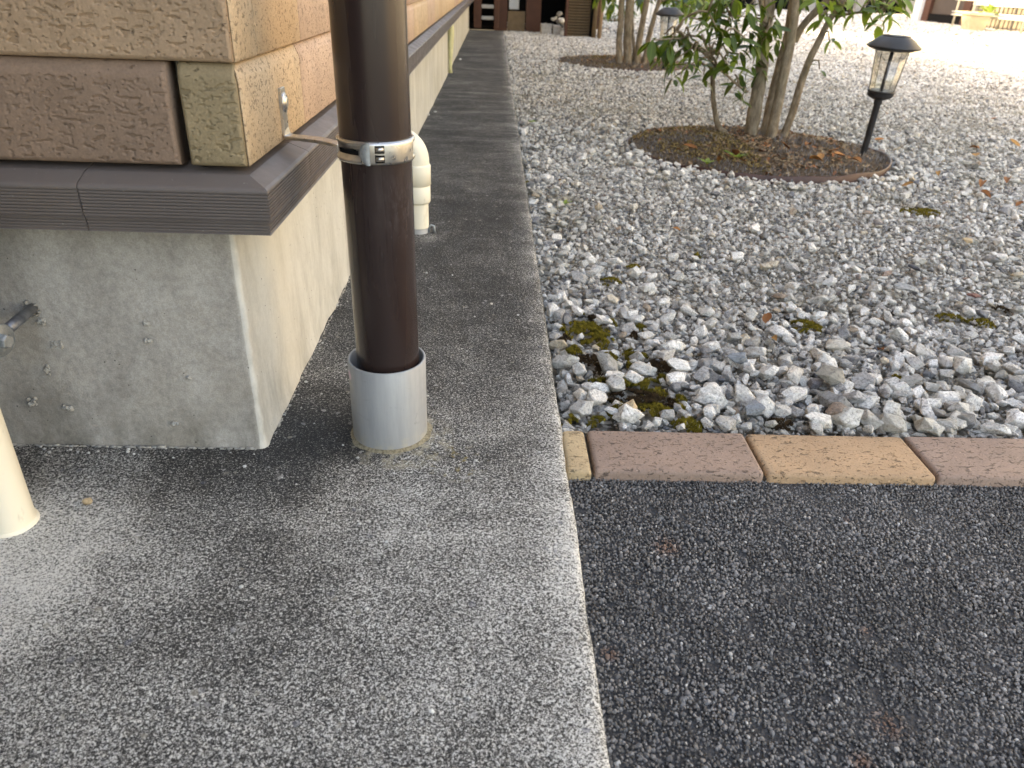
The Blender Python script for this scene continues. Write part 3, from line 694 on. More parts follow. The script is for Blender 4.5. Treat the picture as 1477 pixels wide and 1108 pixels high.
# trim strips with real grooves
def trim_profile():
    p = [(-0.001, 0.3345), (0.036, 0.3285), (0.0545, 0.3212), (0.0565, 0.3195)]
    z = 0.3180
    for k in range(9):
        p += [(0.0572, z), (0.0572, z-0.0016), (0.0556, z-0.0020), (0.0556, z-0.0028)]; z -= 0.0030
    p += [(0.0572, 0.2905), (0.0548, 0.2903)]
    z = 0.2895
    for k in range(4):
        p += [(0.0548, z), (0.0548, z-0.0015), (0.0534, z-0.0019), (0.0534, z-0.0027)]; z -= 0.0029
    p += [(0.0548, 0.2768), (0.0535, 0.2763), (-0.001, 0.2763)]
    return p
TP = trim_profile()
def trim(frames, name='trim_strip'):
    m = MB(); m.sweep(TP, frames); o = m.build(name, m_trim, loc=tuple(Vector(frames[0][0])+Vector((0, 0, .3)))); return H(o)
Fr = lambda x: ((x, FY, 0), (0, -1, 0), (0, 0, 1))
Sd = lambda y: ((FX, y, 0), (1, 0, 0), (0, 0, 1))
Co = ((FX, FY, 0), (1, -1, 0), (0, 0, 1))
trim([Fr(-2.2), Fr(-0.3772)]); trim([Fr(-3.2), Fr(-2.2012)])
trim([Fr(-0.3760), Co, Sd(0.8615)])
ys = [0.8622, 2.68, 4.5, 6.32, 8.4]
for a, c in zip(ys[:-1], ys[1:]): trim([Sd(a+0.0003), Sd(c-0.0003)])
# bricks
def brick(u0, u1, z0, z1, face, mat, corner=False, label=None, mitre=None):
    """profile in (out, z); runs u0..u1 along x (front) or y (side)"""
    D = 0.0255; c = 0.012; g = 0.0012
    prof = [(-D, z0), (-0.0016, z0), (0, z0+0.0018), (0, z1-c-0.004), (-0.0008, z1-c-0.0005), (-0.0045, z1-0.0035), (-0.0085, z1-0.0012), (-D, z1-0.0012)]
    m = MB(); L = u1-u0; ns = max(3, int(L/0.02)); us = [u0+g, u0+g+0.0012]+[u0+g+0.0012+(L-2*g-0.0024)*k/ns for k in range(1, ns)]+[u1-g-0.0012, u1-g]
    vs = []; q = len(prof)
    for k, u in enumerate(us):
        ins = 0.0012 if k in (0, len(us)-1) else 0
        for j, (o_, z) in enumerate(prof):
            o2 = o_-ins if j in (1, 2, 3, 4) else o_
            if 1 <= j <= 5: o2 += 0.0005*mnoise.noise(Vector((u*40, z*60, 3)))
            uu = u
            if mitre == 'lo': uu = max(u, u0+g-o_)
            if mitre == 'hi': uu = min(u, u1-g+o_)
            vs.append((uu, BY-o2, z) if face == 'f' else (BX+o2, uu, z))
    fs = [(k*q+j, (k+1)*q+j, (k+1)*q+(j+1) % q, k*q+(j+1) % q) for k in range(len(us)-1) for j in range(q)]+[tuple(range(q)), tuple((len(us)-1)*q+j for j in range(q))]
    m.add(vs, fs, False)
    if face == 'f' and z0 < 0.6 and u1 > -0.75:
        # torn wire-cut face as real relief: a fine sheet closing the front, 1 mm grid
        st = 0.00095 if u1 > -0.5 else 0.002
        ua, ub = us[1], us[-2]; za, zb = z0+0.0016, z1-0.0010; nu = int((ub-ua)/st); nz_ = int((zb-za)/st); vv = []
        sd = random.uniform(0, 50)
        def outz(z):
            t = z1-z
            if t > c+0.004: return 0.0
            q = 1-t/(c+0.004); return -0.0085*q*q*(1.0)-0.0002*q
        for j in range(nz_+1):
            z = za+(zb-za)*j/nz_
            for i in range(nu+1):
                u = ua+(ub-ua)*i/nu
                w1 = mnoise.noise(Vector((u*26+sd, z*26, 1))); 
                p1 = mnoise.noise(Vector((u*74+sd, z*310+w1*1.6, 2)))+0.40*mnoise.noise(Vector((u*190, z*480+w1*2, sd)))
                p2 = mnoise.noise(Vector((u*260+sd, z*430, 5)))
                rip = max(0.0, min(1.0, (p1-0.36)/0.07)); pit = max(0.0, min(1.0, (p2-0.36)/0.12))
                lip = max(0.0, 1-abs(p1-0.32)/0.05)
                face_ = max(0.0, min(1.0, (z1-z-c)/0.004))
                ed = min(1.0, min(i, nu-i)/2.0, j/2.0)
                h = 0.0007*w1+0.00035*mnoise.noise(Vector((u*120, z*120, sd)))-(0.0024*rip+0.0013*pit)*face_*ed+0.0006*lip*face_*ed
                vv.append((u, BY-outz(z)-h-0.0013*ed, z))
        ff = [(j*(nu+1)+i, j*(nu+1)+i+1, (j+1)*(nu+1)+i+1, (j+1)*(nu+1)+i) for j in range(nz_) for i in range(nu)]
        if mitre == 'hi': pass
        m.add(vv, ff, True)
    loc = ((u0+u1)/2, BY, z0) if face == 'f' else (BX, (u0+u1)/2, z0)
    o = m.build('brick', mat, loc=loc)
    for p in o.data.polygons: p.use_smooth = True
    if not (face == 'f' and z0 < 0.6 and u1 > -0.75): o.data.set_sharp_from_angle(angle=0.9)
    if label: o['label'] = label
    return H(o)
Z0, CH = 0.3355, 0.0895
courses = [(Z0+CH*k, Z0+CH*(k+1)) for k in range(6)]
# front face
fm = [m_bp, m_bt, m_bp, m_bt, m_bo, m_bt]
for k, (a, c) in enumerate(courses):
    if k == 0:
        brick(BX-0.0550, BX-0.0012, a, c, 'f', m_bo, label='olive stained corner brick', mitre='hi')
        u = BX-0.0625
    else:
        u = BX-0.0010
    i = 0
    while u > -1.6:
        w = 0.2275 if not (k % 2 == 1 and i == 0) else 0.29
        mt = (m_bp if k == 0 else m_bt) if i == 0 else random.choice([m_bp, m_bt, m_bt])
        brick(u-w+0.004, u, a, c, 'f', mt, mitre='hi' if (k > 0 and i == 0) else None); u -= w; i += 1
for k, (a, c) in enumerate(courses):
    if k % 2 == 0: seams = [BY, 0.9405]
    else: seams = [BY, 0.7785, 0.957]
    while seams[-1] < YEND-0.05: seams.append(min(seams[-1]+0.2305*(1 if random.random() < 0.8 else 0.5), YEND))
    pal = [m_sy, m_sp2, m_st, m_sp, m_st] 
    for i in range(len(seams)-1):
        mt = [m_st, m_sp2, m_sy][i % 3] if k == 0 and i < 3 else ([m_st, m_sy, m_sp2][i] if k == 1 and i < 3 else random.choice(pal))
        if k < 3 or seams[i] < 2.6: brick(seams[i]+(0.0004 if i == 0 else 0), seams[i+1], a, c, 's', mt, mitre='lo' if i == 0 else None)
    if not k < 3:
        bb = MB(); bb.box(BX-0.025, BX-0.001, 2.8, YEND, a, c-0.001); H(bb.build('brick_course', m_sy, loc=(BX, 4, a)))
# mortar lumps stuck to the front base
def lump(px, py, w, h, sd):
    c = ony(px, py, FY-0.001); m = MB(); r = random.Random(sd)
    for k in range(14):
        o = Vector((c.x+r.uniform(-w, w), FY-0.0005-r.uniform(0, .002), c.z+r.uniform(-h, h))); s = r.uniform(0.0012, 0.0028)
        bm = bmesh.new(); bmesh.ops.create_icosphere(bm, subdivisions=1, radius=s); bm.verts.ensure_lookup_table(); bm.verts.index_update()
        m.add([o+v.co*r.uniform(.7, 1.2) for v in bm.verts], [tuple(v.index for v in f.verts) for f in bm.faces], True); bm.free()
    H(m.build('mortar_lump', m_mortar, loc=tuple(c)))
lump(83, 497, .007, .005, 1); lump(68, 533, .0022, .006, 2); lump(96, 588, .007, .0025, 3); lump(47, 580, .004, .004, 4); lump(60, 463, .004, .003, 5); lump(214, 491, .003, .001, 6); lump(273, 545, .002, .001, 7); lump(253, 611, .003, .001, 8); lump(212, 466, .002, .001, 12)
m = MB(); r = random.Random(5)
for k in range(150):
    x = r.uniform(-0.62, FX-0.01); s = r.uniform(.0006, .0019)*(1 if r.random() < .85 else 1.6); m.tube([(x-s*1.5, FY-.0045+r.uniform(-.002, .0005), s*.3), (x+s*1.5, FY-.0045+r.uniform(-.002, .0005), s*.3)], [s*.8, s*.7], 5)
for k in range(90):
    y = r.uniform(FY+.01, 1.5); s = r.uniform(.0006, .0018); m.tube([(FX+.0045+r.uniform(-.001, .002), y-s*1.5, s*.3), (FX+.0045+r.uniform(-.001, .002), y+s*1.5, s*.3)], [s*.8, s*.7], 5)
H(m.build('mortar_crumb', m_mortar, loc=(-.4, FY, 0)))['kind'] = 'stuff'

# ------------------------------------------------------------------ downpipe with strap and bracket
PC = (-0.1165, 0.7835); PR = 0.0360
dp = empty('downpipe', 'dark brown round downpipe strapped to the brick corner of the house', 'downpipe', (PC[0], PC[1], 0.075))
def pipe_c(z): return (PC[0]-0.006*(z-0.1), PC[1], z)
m = MB(); zs = [0.075, 0.0785, 0.2, 0.4, 0.8, 2.78]; 
vs = []; n_ = 64
for k, z in enumerate(zs):
    c = pipe_c(z); rr = PR-(0.0012 if k == 0 else 0)
    for j in range(n_): a = 2*math.pi*j/n_; vs.append((c[0]+rr*math.cos(a), c[1]+rr*math.sin(a), z))
m.add(vs, [(k*n_+j, k*n_+(j+1) % n_, (k+1)*n_+(j+1) % n_, (k+1)*n_+j) for k in range(len(zs)-1) for j in range(n_)]+[tuple(range(n_))], True)
# inner wall
o = m.build('pipe', m_pipe, loc=(0, 0, 0)); rel(o, dp)
cz0, cz1 = 0.3325, 0.3545; cc = pipe_c(0.343)
m = MB(); r0 = PR+0.0003
prof = [(r0, cz0), (r0+.0022, cz0+.0002), (r0+.0032, cz0+.0018), (r0+.0028, cz0+.0040), (r0+.0014, cz0+.0048), (r0+.0012, cz1-.0048), (r0+.0028, cz1-.0040), (r0+.0032, cz1-.0018), (r0+.0022, cz1-.0002), (r0, cz1), (r0, cz0)]
m.lathe(prof, (cc[0], cc[1], 0), 64); rel(m.build('strap', m_steel), dp)
# latch plate, its dome tongue, two little hinge knuckles (angle -90 faces the camera)
pc = (cc[0], cc[1], 0)
m = MB(); a0, a1 = R_(-92), R_(-18); rr = r0+.0034
m.lathe([(rr-.002, cz0+.0008), (rr+.0006, cz0+.0008), (rr+.0010, cz0+.003), (rr+.0010, cz1-.003), (rr+.0006, cz1-.0008), (rr-.002, cz1-.0008)], pc, 24, a0, a1); latch = rel(m.build('latch_plate', m_steel, fixn=False), dp)
m = MB()  # dome tongue
ta = R_(-101); 
vs = []; fs = []
for i in range(9):
    for j in range(9):
        u = -1+2*i/8; w = -1+2*j/8; z = (cz0+cz1)/2+w*.0108; a = R_(-96)+(-0.14*math.sqrt(max(0, 1-w*w))*(1-u)/2 + 0.10*(1+u)/2); q = rr+.0012+.0008*(1-u*u)
        vs.append((pc[0]+q*math.cos(a), pc[1]+q*math.sin(a), z)); 
fs = [(i*9+j, i*9+j+1, (i+1)*9+j+1, (i+1)*9+j) for i in range(8) for j in range(8)]
m.add(vs, fs, True); rel(m.build('latch_tongue', m_galv, fixn=False), dp)
for zc in (cz0+.0065, cz1-.0065):
    m = MB(); a = R_(-77); T = Matrix.Translation((pc[0]+(rr+.0012)*math.cos(a), pc[1]+(rr+.0012)*math.sin(a), zc)) @ Matrix.Rotation(a, 4, 'Z')
    m.box(-.0008, .0006, -.0046, .0046, -.0036, .0036, T); rel(m.build('slot', m_darkgap, fixn=False), dp)
    m = MB(); T2 = T @ Matrix.Rotation(R_(90), 4, 'X'); m.lathe([(0.0001, -.0038), (.0024, -.0038), (.0024, .0038), (0.0001, .0038)], (0, 0, 0), 12, mat=T2); rel(m.build('hinge_pin', m_steel), dp)
m = MB(); a = R_(-140); 
m.lathe([(r0+.0020, (cz0+cz1)/2-.0022), (r0+.0021, (cz0+cz1)/2+.0022)], pc, 10, R_(-150), R_(-108)); rel(m.build('slot', m_darkgap, fixn=False), dp)
# bracket: bent flat bar from the brick to the strap
bw = [Vector(p) for p in [(BX+.0012, .842, .389), (BX+.0012, .842, .349), (BX+.002, .841, .343), (BX+.006, .839, .3395), (-.185, .826, .3395), (-.165, .815, .3385), (-.1605, .812, .336), (-.1585, .811, .331), (-.1580, .810, .322)]]
def bar(pts, w, th, wdir):
    m = MB(); vs = []; W = [Vector(x).normalized() for x in wdir]
    for k, p in enumerate(pts):
        t = (pts[min(k+1, len(pts)-1)]-pts[max(k-1, 0)]).normalized(); a = (W[k]-t*W[k].dot(t)).normalized(); b_ = t.cross(a)
        for (i, j) in ((-1, -1), (1, -1), (1, 1), (-1, 1)): vs.append(p+a*(i*w/2)+b_*(j*th/2))
    q = 4; fs = [(k*q+j, k*q+(j+1) % q, (k+1)*q+(j+1) % q, (k+1)*q+j) for k in range(len(pts)-1) for j in range(q)]+[(3, 2, 1, 0), tuple(len(vs)-4+j for j in range(4))]
    m.add(vs, fs); return m
bracket = rel(bar(bw, .017, .0036, [(0, 1, 0)]*9).build('bracket', m_steel, bevel=.0005), dp)
m = MB(); T = Matrix.Translation((BX+.0035, .842, .374)) @ Matrix.Rotation(R_(90), 4, 'Y') @ Matrix.Diagonal((1.5, 1.5, .9, 1))
m.lathe([(.0001, .0036), (.0020, .0036), (.0030, .0034), (.0040, .0026), (.0044, .0012), (.0066, .0010), (.0068, -.001), (.0001, -.001)], (0, 0, 0), 20, mat=T); rel(m.build('screw', m_steel), dp)
m = MB(); T = Matrix.Translation((BX+.0026, .842, .357)) @ Matrix.Rotation(R_(90), 4, 'Y'); m.lathe([(.0001, 0), (.0024, 0)], (0, 0, 0), 12, mat=T); rel(m.build('bolt_hole', m_darkgap, fixn=False), dp)

# sleeve the pipe drops into
SC = (-0.1182, 0.7845); SR = 0.0452
sl = empty('pipe_sleeve', 'short grey tube standing on the slab round the foot of the brown downpipe', 'pipe', (SC[0], SC[1], 0))
m = MB(); m.lathe([(SR, -.01), (SR, .1032), (SR-.0006, .1040), (SR-.0024, .1040), (SR-.0030, .1032), (SR-.0030, -.01)], (SC[0], SC[1], 0), 72); rel(m.build('tube', m_sleeve), sl)
m = MB(); m.lathe([(.0001, .004), (SR-.0031, .004)], (SC[0], SC[1], 0), 40); rel(m.build('drain_opening', m_darkgap, fixn=False), sl)
m = MB(); vs = []; n_ = 72
for j in range(n_):
    a = 2*math.pi*j/n_; w = .004+.006*max(0, mnoise.noise(Vector((math.cos(a)*2.2, math.sin(a)*2.2, 3))))*1.6+.003*max(0, math.cos(a+.6))
    vs += [(SC[0]+(SR-.0005)*math.cos(a), SC[1]+(SR-.0005)*math.sin(a), .0030), (SC[0]+(SR+w*.4)*math.cos(a), SC[1]+(SR+w*.4)*math.sin(a), .0018), (SC[0]+(SR+w)*math.cos(a), SC[1]+(SR+w)*math.sin(a), -.0004)]
m.add(vs, [(j*3+i, ((j+1) % n_)*3+i, ((j+1) % n_)*3+i+1, j*3+i+1) for j in range(n_) for i in range(2)], True); rel(m.build('mortar_fillet', plain('sandy_mortar', (0.30, 0.26, 0.18), 0.95, 0.1, scale=300, var=0.5, bump=1.0, bdist=0.002)), sl)

# ------------------------------------------------------------------ cream pipe at the left with galvanised clamp
CPx, CPy, CPr = -0.4762, 0.6015, 0.0222
cp = empty('cream_pipe', 'cream plastic pipe rising from the slab at the left edge, held by a galvanised clamp', 'pipe', (CPx, CPy, 0))
m = MB(); m.lathe([(CPr, -.01), (CPr, 1.9)], (CPx, CPy, 0), 48); m.lathe([(CPr+.004, -.01), (CPr+.0025, .0015), (CPr-.001, .003)], (CPx, CPy, 0), 48); rel(m.build('pipe', m_cream), cp)
zc = 0.178
m = MB(); m.lathe([(CPr+.0002, zc-.012), (CPr+.0022, zc-.012), (CPr+.0022, zc+.012), (CPr+.0002, zc+.012), (CPr+.0002, zc-.012)], (CPx, CPy, 0), 40); rel(m.build('clamp_band', m_galv), cp)
lx = -0.4665
T = Matrix.Translation((lx, 0.648, zc)) @ Matrix.Rotation(R_(-12), 4, 'Z')
m = MB(); TL = T @ Matrix.Translation((0, .006, 0)) @ Matrix.Rotation(R_(90), 4, 'Y'); m.lathe([(.0001, -.0018), (.0150, -.0018), (.0162, -.0008), (.0162, .0006), (.0150, .0016), (.0001, .0016)], (0, 0, 0), 28, mat=TL)
m.box(-.0016, .0014, -.034, .001, -.0105, .0105, T); rel(m.build('clamp_lug', m_galv), cp)
T = T @ Matrix.Translation((.0015, .006, .0)) @ Matrix.Rotation(R_(90), 4, 'Y')
m = MB(); m.lathe([(.0001, .0075), (.0060, .0075), (.0070, .006), (.0070, 0), (.0001, 0)], (0, 0, 0), 6, mat=T, smooth=False); rel(m.build('bolt', m_galv), cp)
rodend = ony(12, 474, .675); w0 = ony(49, 443, FY+.004)
m = MB(); m.tube([w0, w0*.45+rodend*.55, rodend], .0056, 14); rel(m.build('anchor_rod', plain('zinc_rod', (0.17, 0.18, 0.20), 0.4, 0.5, metal=0.6, scale=80, var=0.4)), cp)
m = MB(); 
for k in range(26):
    a = random.uniform(0, 6.28); q = random.uniform(.003, .009); o_ = Vector((w0.x+q*math.cos(a), FY-.001, w0.z+q*math.sin(a))); m.tube([o_, o_+Vector((0, -.003, .0005))], [random.uniform(.001, .003), .0006], 6)
H(m.build('mortar_lump', m_mortar, loc=tuple(w0)))
# pebble and crumbs on the slab
def pebble(px, py, s, mat, label, sd, z=0.0):
    w = onz(px, py, z); me = rock_mesh('pebble', sd, 14, .8, .2, mat); o = bpy.data.objects.new('pebble', me); COL.objects.link(o)
    o.location = (w.x, w.y, z+s*.3); o.scale = (s*1.15, s*.8, s*.8); o.rotation_euler = (.1, .1, .4); return tag(o, label, 'stone')
pebble(128, 727, .0125, SM['tan'], 'small tan pebble lying alone on the slab beside the cream pipe', 55)
pebble(618, 167, .015, SM['white'], 'white crumb of stone on the slab by the wall behind the elbow pipe', 56)
pebble(628, 163, .015, SM['light'], 'pale crumb of stone on the slab behind the elbow pipe, farther of two', 57)
pebble(664, 87, .022, SM['white'], 'white crumb of stone on the slab beside the pale hose on the wall', 58)

m = MB(); r = random.Random(77)
for k in range(110):
    if k < 55: x, y = r.uniform(-.33, .085), r.uniform(.30, 1.4)
    elif k < 80: x, y = r.uniform(-.60, FX), FY-.006-abs(r.gauss(0, .012))
    else: x, y = FX+.006+abs(r.gauss(0, .010)), r.uniform(.75, 2.2)
    if (x-SC[0])**2+(y-SC[1])**2 < .05**2 or (x < FX+.004 and y > FY-.003): continue
    q = r.uniform(.0009, .0022); bm = bmesh.new(); bmesh.ops.create_icosphere(bm, subdivisions=1, radius=q); bm.verts.index_update()
    m.add([Vector((x, y, q*.5))+Vector((v.co.x*r.uniform(.8, 1.5), v.co.y*r.uniform(.7, 1.2), v.co.z*.8)) for v in bm.verts], [tuple(v.index for v in f.verts) for f in bm.faces]); bm.free()
tag(m.build('grit', SM['light'], fixn=False), 'fine grit and crumbs strewn over the slab', 'grit', kind='stuff')

# ------------------------------------------------------------------ elbow vent pipe
EX, EY = -0.156, 1.60
ev = empty('elbow_pipe', 'cream elbow pipe coming out of the slab and turning into the house wall', 'pipe', (EX, EY, 0))
m = MB(); m.lathe([(.0215, .012), (.0215, .075)], (EX, EY, 0), 32); rel(m.build('pipe', m_cream), ev)
m = MB(); m.lathe([(.0195, -.01), (.0195, .013), (.010, .014)], (EX, EY, 0), 24); rel(m.build('grey_stub', m_grey), ev)
m = MB(); m.lathe([(.0215, .066), (.0245, .066), (.0262, .070), (.0262, .102), (.0245, .104), (.0276, .105), (.0276, .144), (.0262, .147), (.0225, .147)], (EX, EY, 0), 36); rel(m.build('coupling', m_cream), ev)
pts = [(EX, EY, .14), (EX, EY, .150)]+[(EX-.045+.045*math.cos(R_(a)), EY, .153+.045*math.sin(R_(a))) for a in range(6, 91, 7)]+[(EX-.06, EY, .198), (FX-.01, EY, .198)]
m = MB(); m.tube(pts, .0248, 28, up=(0, 1, 0)); rel(m.build('elbow', m_cream), ev)
m = MB(); c = Vector((EX+.030, EY-.002, .0)); m.tube([c+Vector((-.008, 0, -.002)), c+Vector((-.008, 0, .012)), c+Vector((-.003, 0, .017)), c+Vector((.003, 0, .015)), c+Vector((.004, 0, -.002))], .0026, 8); rel(m.build('wire_loop', m_galv), ev)
m = MB(); lw = MB()
# pale hose hanging down the wall
b0 = onx(649, 100, FX+.012); b1 = onx(650, 42, FX+.012)
hs = [Vector((FX+.014, b0.y, .0)), Vector((FX+.014, b0.y, .03)), Vector((FX+.016, b0.y+.01, .12)), Vector((FX+.018, b0.y+.03, .2)), Vector((FX+.012, b0.y+.05, .274))]
m = MB(); m.tube(hs, [.012, .009, .014, .018, .019], 12); o = m.build('drain_hose', plain('pale_hose', (0.55, 0.53, 0.30), 0.6, scale=20, var=.25)); tag(o, 'pale yellow drain hose hanging down the concrete base of the house', 'hose')

# ------------------------------------------------------------------ planting beds
m_litter = mat_rand('leaf_litter', [(0, (0.16, 0.085, 0.045)), (0.3, (0.27, 0.19, 0.12)), (0.6, (0.15, 0.12, 0.09)), (0.85, (0.38, 0.29, 0.18)), (0.97, (0.34, 0.13, 0.05))], bscale=60)
m_fibre = mat_rand('weed_mat_fibre', [(0, (0.07, 0.07, 0.075)), (0.6, (0.17, 0.17, 0.18)), (1, (0.30, 0.30, 0.31))], 0.7)
m_moss = mat_rand('moss_green', [(0, (0.07, 0.058, 0.010)), (0.5, (0.15, 0.120, 0.018)), (1, (0.28, 0.22, 0.035))], 0.95, 3, .0005, spec=.1)
m_mossb = mat_rand('moss_brown', [(0, (0.028, 0.018, 0.011)), (0.6, (0.055, 0.035, 0.02)), (1, (0.09, 0.06, 0.03))], 0.95, 3, .0005, spec=.1)
m_mossy = mat_rand('moss_dry', [(0, (0.10, 0.075, 0.03)), (0.5, (0.18, 0.13, 0.06)), (1, (0.26, 0.20, 0.10))], 0.95, 3, .0005, spec=.1)
def flake_mesh(mat):
    m = MB(); m.add([(-.5, 0, 0), (-.2, -.24, .05), (.25, -.2, .06), (.5, 0, .12), (.2, .22, .05), (-.25, .2, .04), (0, 0, -.03)], [(0, 1, 6), (1, 2, 6), (2, 3, 6), (3, 4, 6), (4, 5, 6), (5, 0, 6)], True)
    me = bpy.data.meshes.new('flake'); me.from_pydata(m.v, [], m.f); me.materials.append(mat); return me
def src(name, me, loc, s, parent):
    o = bpy.data.objects.new(name, me); COL.objects.link(o); o.location = loc; o.scale = (s, s, s); o.parent = parent; return o
def bed(c, r, label, rootlabel):
    root = empty('planting_bed', label, 'garden bed', (c[0], c[1], -.06))
    m = MB(); m.lathe([(r, -.02), (r+.003, .027), (r+.001, .029), (r-.003, .027), (r-.002, -.02)], (0, 0, 0), 72)
    for k, v in enumerate(m.v): 
        a = math.atan2(v[1], v[0]); w = 1+.018*mnoise.noise(Vector((math.cos(a)*2, math.sin(a)*2, c[1]))); m.v[k] = (v[0]*w, v[1]*w, v[2]+.009*mnoise.noise(Vector((math.cos(a)*3, math.sin(a)*3, 9)))-.012*max(0, math.sin(a)+.1)-.010*max(0, -math.cos(a)-.3))
    o = m.build('edging_ring', m_edging); o.parent = root
    m = MB(); vs = [(0, 0, .035)]; nr, na = 10, 40
    for i in range(1, nr+1):
        for j in range(na):
            a = 2*math.pi*j/na; q = (r-.004)*i/nr; vs.append((q*math.cos(a), q*math.sin(a), .014+.030*(1-(i/nr)**2)+.007*mnoise.noise(Vector((q*math.cos(a)*9+c[0], q*math.sin(a)*9, c[1])))))
    fs = [(0, 1+j, 1+(j+1) % na) for j in range(na)]+[(1+(i-1)*na+j, 1+i*na+j, 1+i*na+(j+1) % na, 1+(i-1)*na+(j+1) % na) for i in range(1, nr) for j in range(na)]
    m.add(vs, fs, True); o = m.build('soil', m_soil, fixn=False); o.parent = root
    return root
bedroots = [bed(BEDS[0][0], BEDS[0][1], 'round planting bed with leaf litter under the near tree, ringed by brown plastic edging', 1), bed(BEDS[1][0], BEDS[1][1], 'round planting bed farther back under the grey stemmed tree', 2)]
fl = src('leaf_scrap', flake_mesh(m_litter), (-.25, -.3, .03), .02, bedroots[0])
fb_me = bpy.data.meshes.new('fibre'); fb = MB(); fb.tube([(0, 0, -.1), (0.02, 0, .5), (.1, 0, 1)], [.05, .045, .02], 4, cap=False); fb_me.from_pydata(fb.v, [], fb.f); fb_me.materials.append(m_fibre)
fi = src('mat_fibre', fb_me, (.1, -.42, .02), .014, bedroots[0])
gm = rock_mesh('moss_tuft', 41, 14, .8, 0, m_mossy); mg = src('dry_moss_tuft', gm, (-.35, -.1, .022), .01, bedroots[0])
for bi, ((cx, cy), rad) in enumerate(BEDS):
    P, Rr, Sx, I = [], [], [], []
    nn = 5200 if bi == 0 else 2600
    for k in range(nn):
        a = random.uniform(0, 6.28); q = rad*.985*math.sqrt(random.random()); x = q*math.cos(a); y = q*math.sin(a); t = q/rad
        z = .016+.030*(1-t*t)+random.uniform(-.001, .008)
        wx = cx+x; left = nz(wx*1.0, cy+y, 4, 2)
        rim = t > .80 and y < .2*rad
        mat_patch = nz(wx, cy+y, 5, 6) > .10
        if (rim and random.random() < .7) or (mat_patch and random.random() < .6):
            P.append((x, y, z)); Rr.append((random.uniform(-.5, .5), random.uniform(-.5, .5), random.uniform(0, 6.28))); s = random.uniform(.008, .017)*(1 if bi == 0 else 1.3); Sx.append((s, s, s)); I.append(1)
        elif x < -.12*rad and left > -.15 and random.random() < .8:
            P.append((x, y, z)); Rr.append(tuple(random.uniform(0, 6) for _ in range(3))); s = random.uniform(.005, .013); Sx.append((s, s, s)); I.append(2)
        else:
            P.append((x, y, z)); Rr.append((random.uniform(-.7, .7), random.uniform(-.7, .7), random.uniform(0, 6.28))); s = random.uniform(.008, .024); Sx.append((s, s, s)); I.append(0)
    cloud('litter', P, Rr, Sx, I, [fl, fi, mg], parent=bedroots[bi])
# moss cushions
def moss(which, mat, name):
    me = bpy.data.meshes.new('moss_tuft'); t = MB()
    for k in range(7):
        a = k*.9; t.tube([(0, 0, -.3), (.28*math.cos(a), .28*math.sin(a), .25), (.42*math.cos(a), .42*math.sin(a), .6+.1*(k % 3))], [.13, .12, .03], 4, cap=False)
    me.from_pydata(t.v, [], t.f); me.materials.append(mat)
    P, Rr, Sx = [], [], []
    for mx, my, a, b_, k in MP:
        if k != which: continue
        n_ = int(a*b_*1e6*.55)+60
        for i in range(n_):
            q = math.sqrt(random.random()); th = random.uniform(0, 6.28); u, v_ = q*math.cos(th), q*math.sin(th)
            x, y = mx+u*a, my+v_*b_
            if nz(x, y, 60, mx)+.4*nz(x, y, 150, 1) < .08-.42*(1-q) or random.random() < (.25 if my < 1.25 else .62): continue
            if x < XE+.004 or y < YP1+.003 or inbed(x, y): continue
            z = gz(x, y)+.0005+(.008*(1-q*q))+.003*nz(x, y, 90, 4)
            P.append((x, y, z)); s = random.uniform(.0028, .0055); Rr.append((random.uniform(-.5, .5), random.uniform(-.5, .5), random.uniform(0, 6.28))); Sx.append((s, s, s))
    s0 = bpy.data.objects.new('moss_tuft', me); COL.objects.link(s0); s0.parent = gravel; s0.location = P[0]; s0.scale = (.005, .005, .005)
    cloud(name, P, Rr, Sx, [0]*len(P), [s0], label='%s moss cushions growing between the gravel stones' % ('olive green' if which == 0 else 'dark brown'), cat='moss')
moss(0, m_moss, 'moss'); moss(1, m_mossb, 'brown_moss')

# ------------------------------------------------------------------ trees
def leaf_mesh(name, mat, fold=.18, droop=.25, w=.22):
    vs, fs = [], []; n_ = 6
    for i in range(n_+1):
        t = i/n_; ww = w*math.sin(math.pi*min(1, (t*.92+.04)))**.8; z = -droop*t*t; 
        if i in (0, n_): ww = .012
        vs += [(-ww, t, z+fold*ww), (0, t, z), (ww, t, z+fold*ww)]
    for i in range(n_):
        for j in range(2): fs.append((i*3+j, i*3+j+1, (i+1)*3+j+1, (i+1)*3+j))
    me = bpy.data.meshes.new(name); me.from_pydata(vs, [], fs); me.materials.append(mat)
    for p in me.polygons: p.use_smooth = True
    return me
LM = [leaf_mesh('leaf', m_leaf, .2, .2, .17), leaf_mesh('leaf', m_leaf, .35, .5, .16), leaf_mesh('leaf', m_leaf, .1, .15, .20)]
LY = [leaf_mesh('leaf', m_leafl, .25, .3), leaf_mesh('leaf', m_leafl, .3, .5, .2)]
def dirq(d, up=Vector((0, 0, 1)), roll=0.0):
    y = d.normalized(); x = y.cross(up); x = Vector((1, 0, 0)) if x.length < 1e-3 else x.normalized(); z = x.cross(y)
    M3 = Matrix((x, y, z)).transposed(); return (M3 @ Matrix.Rotation(roll, 3, 'Y'))
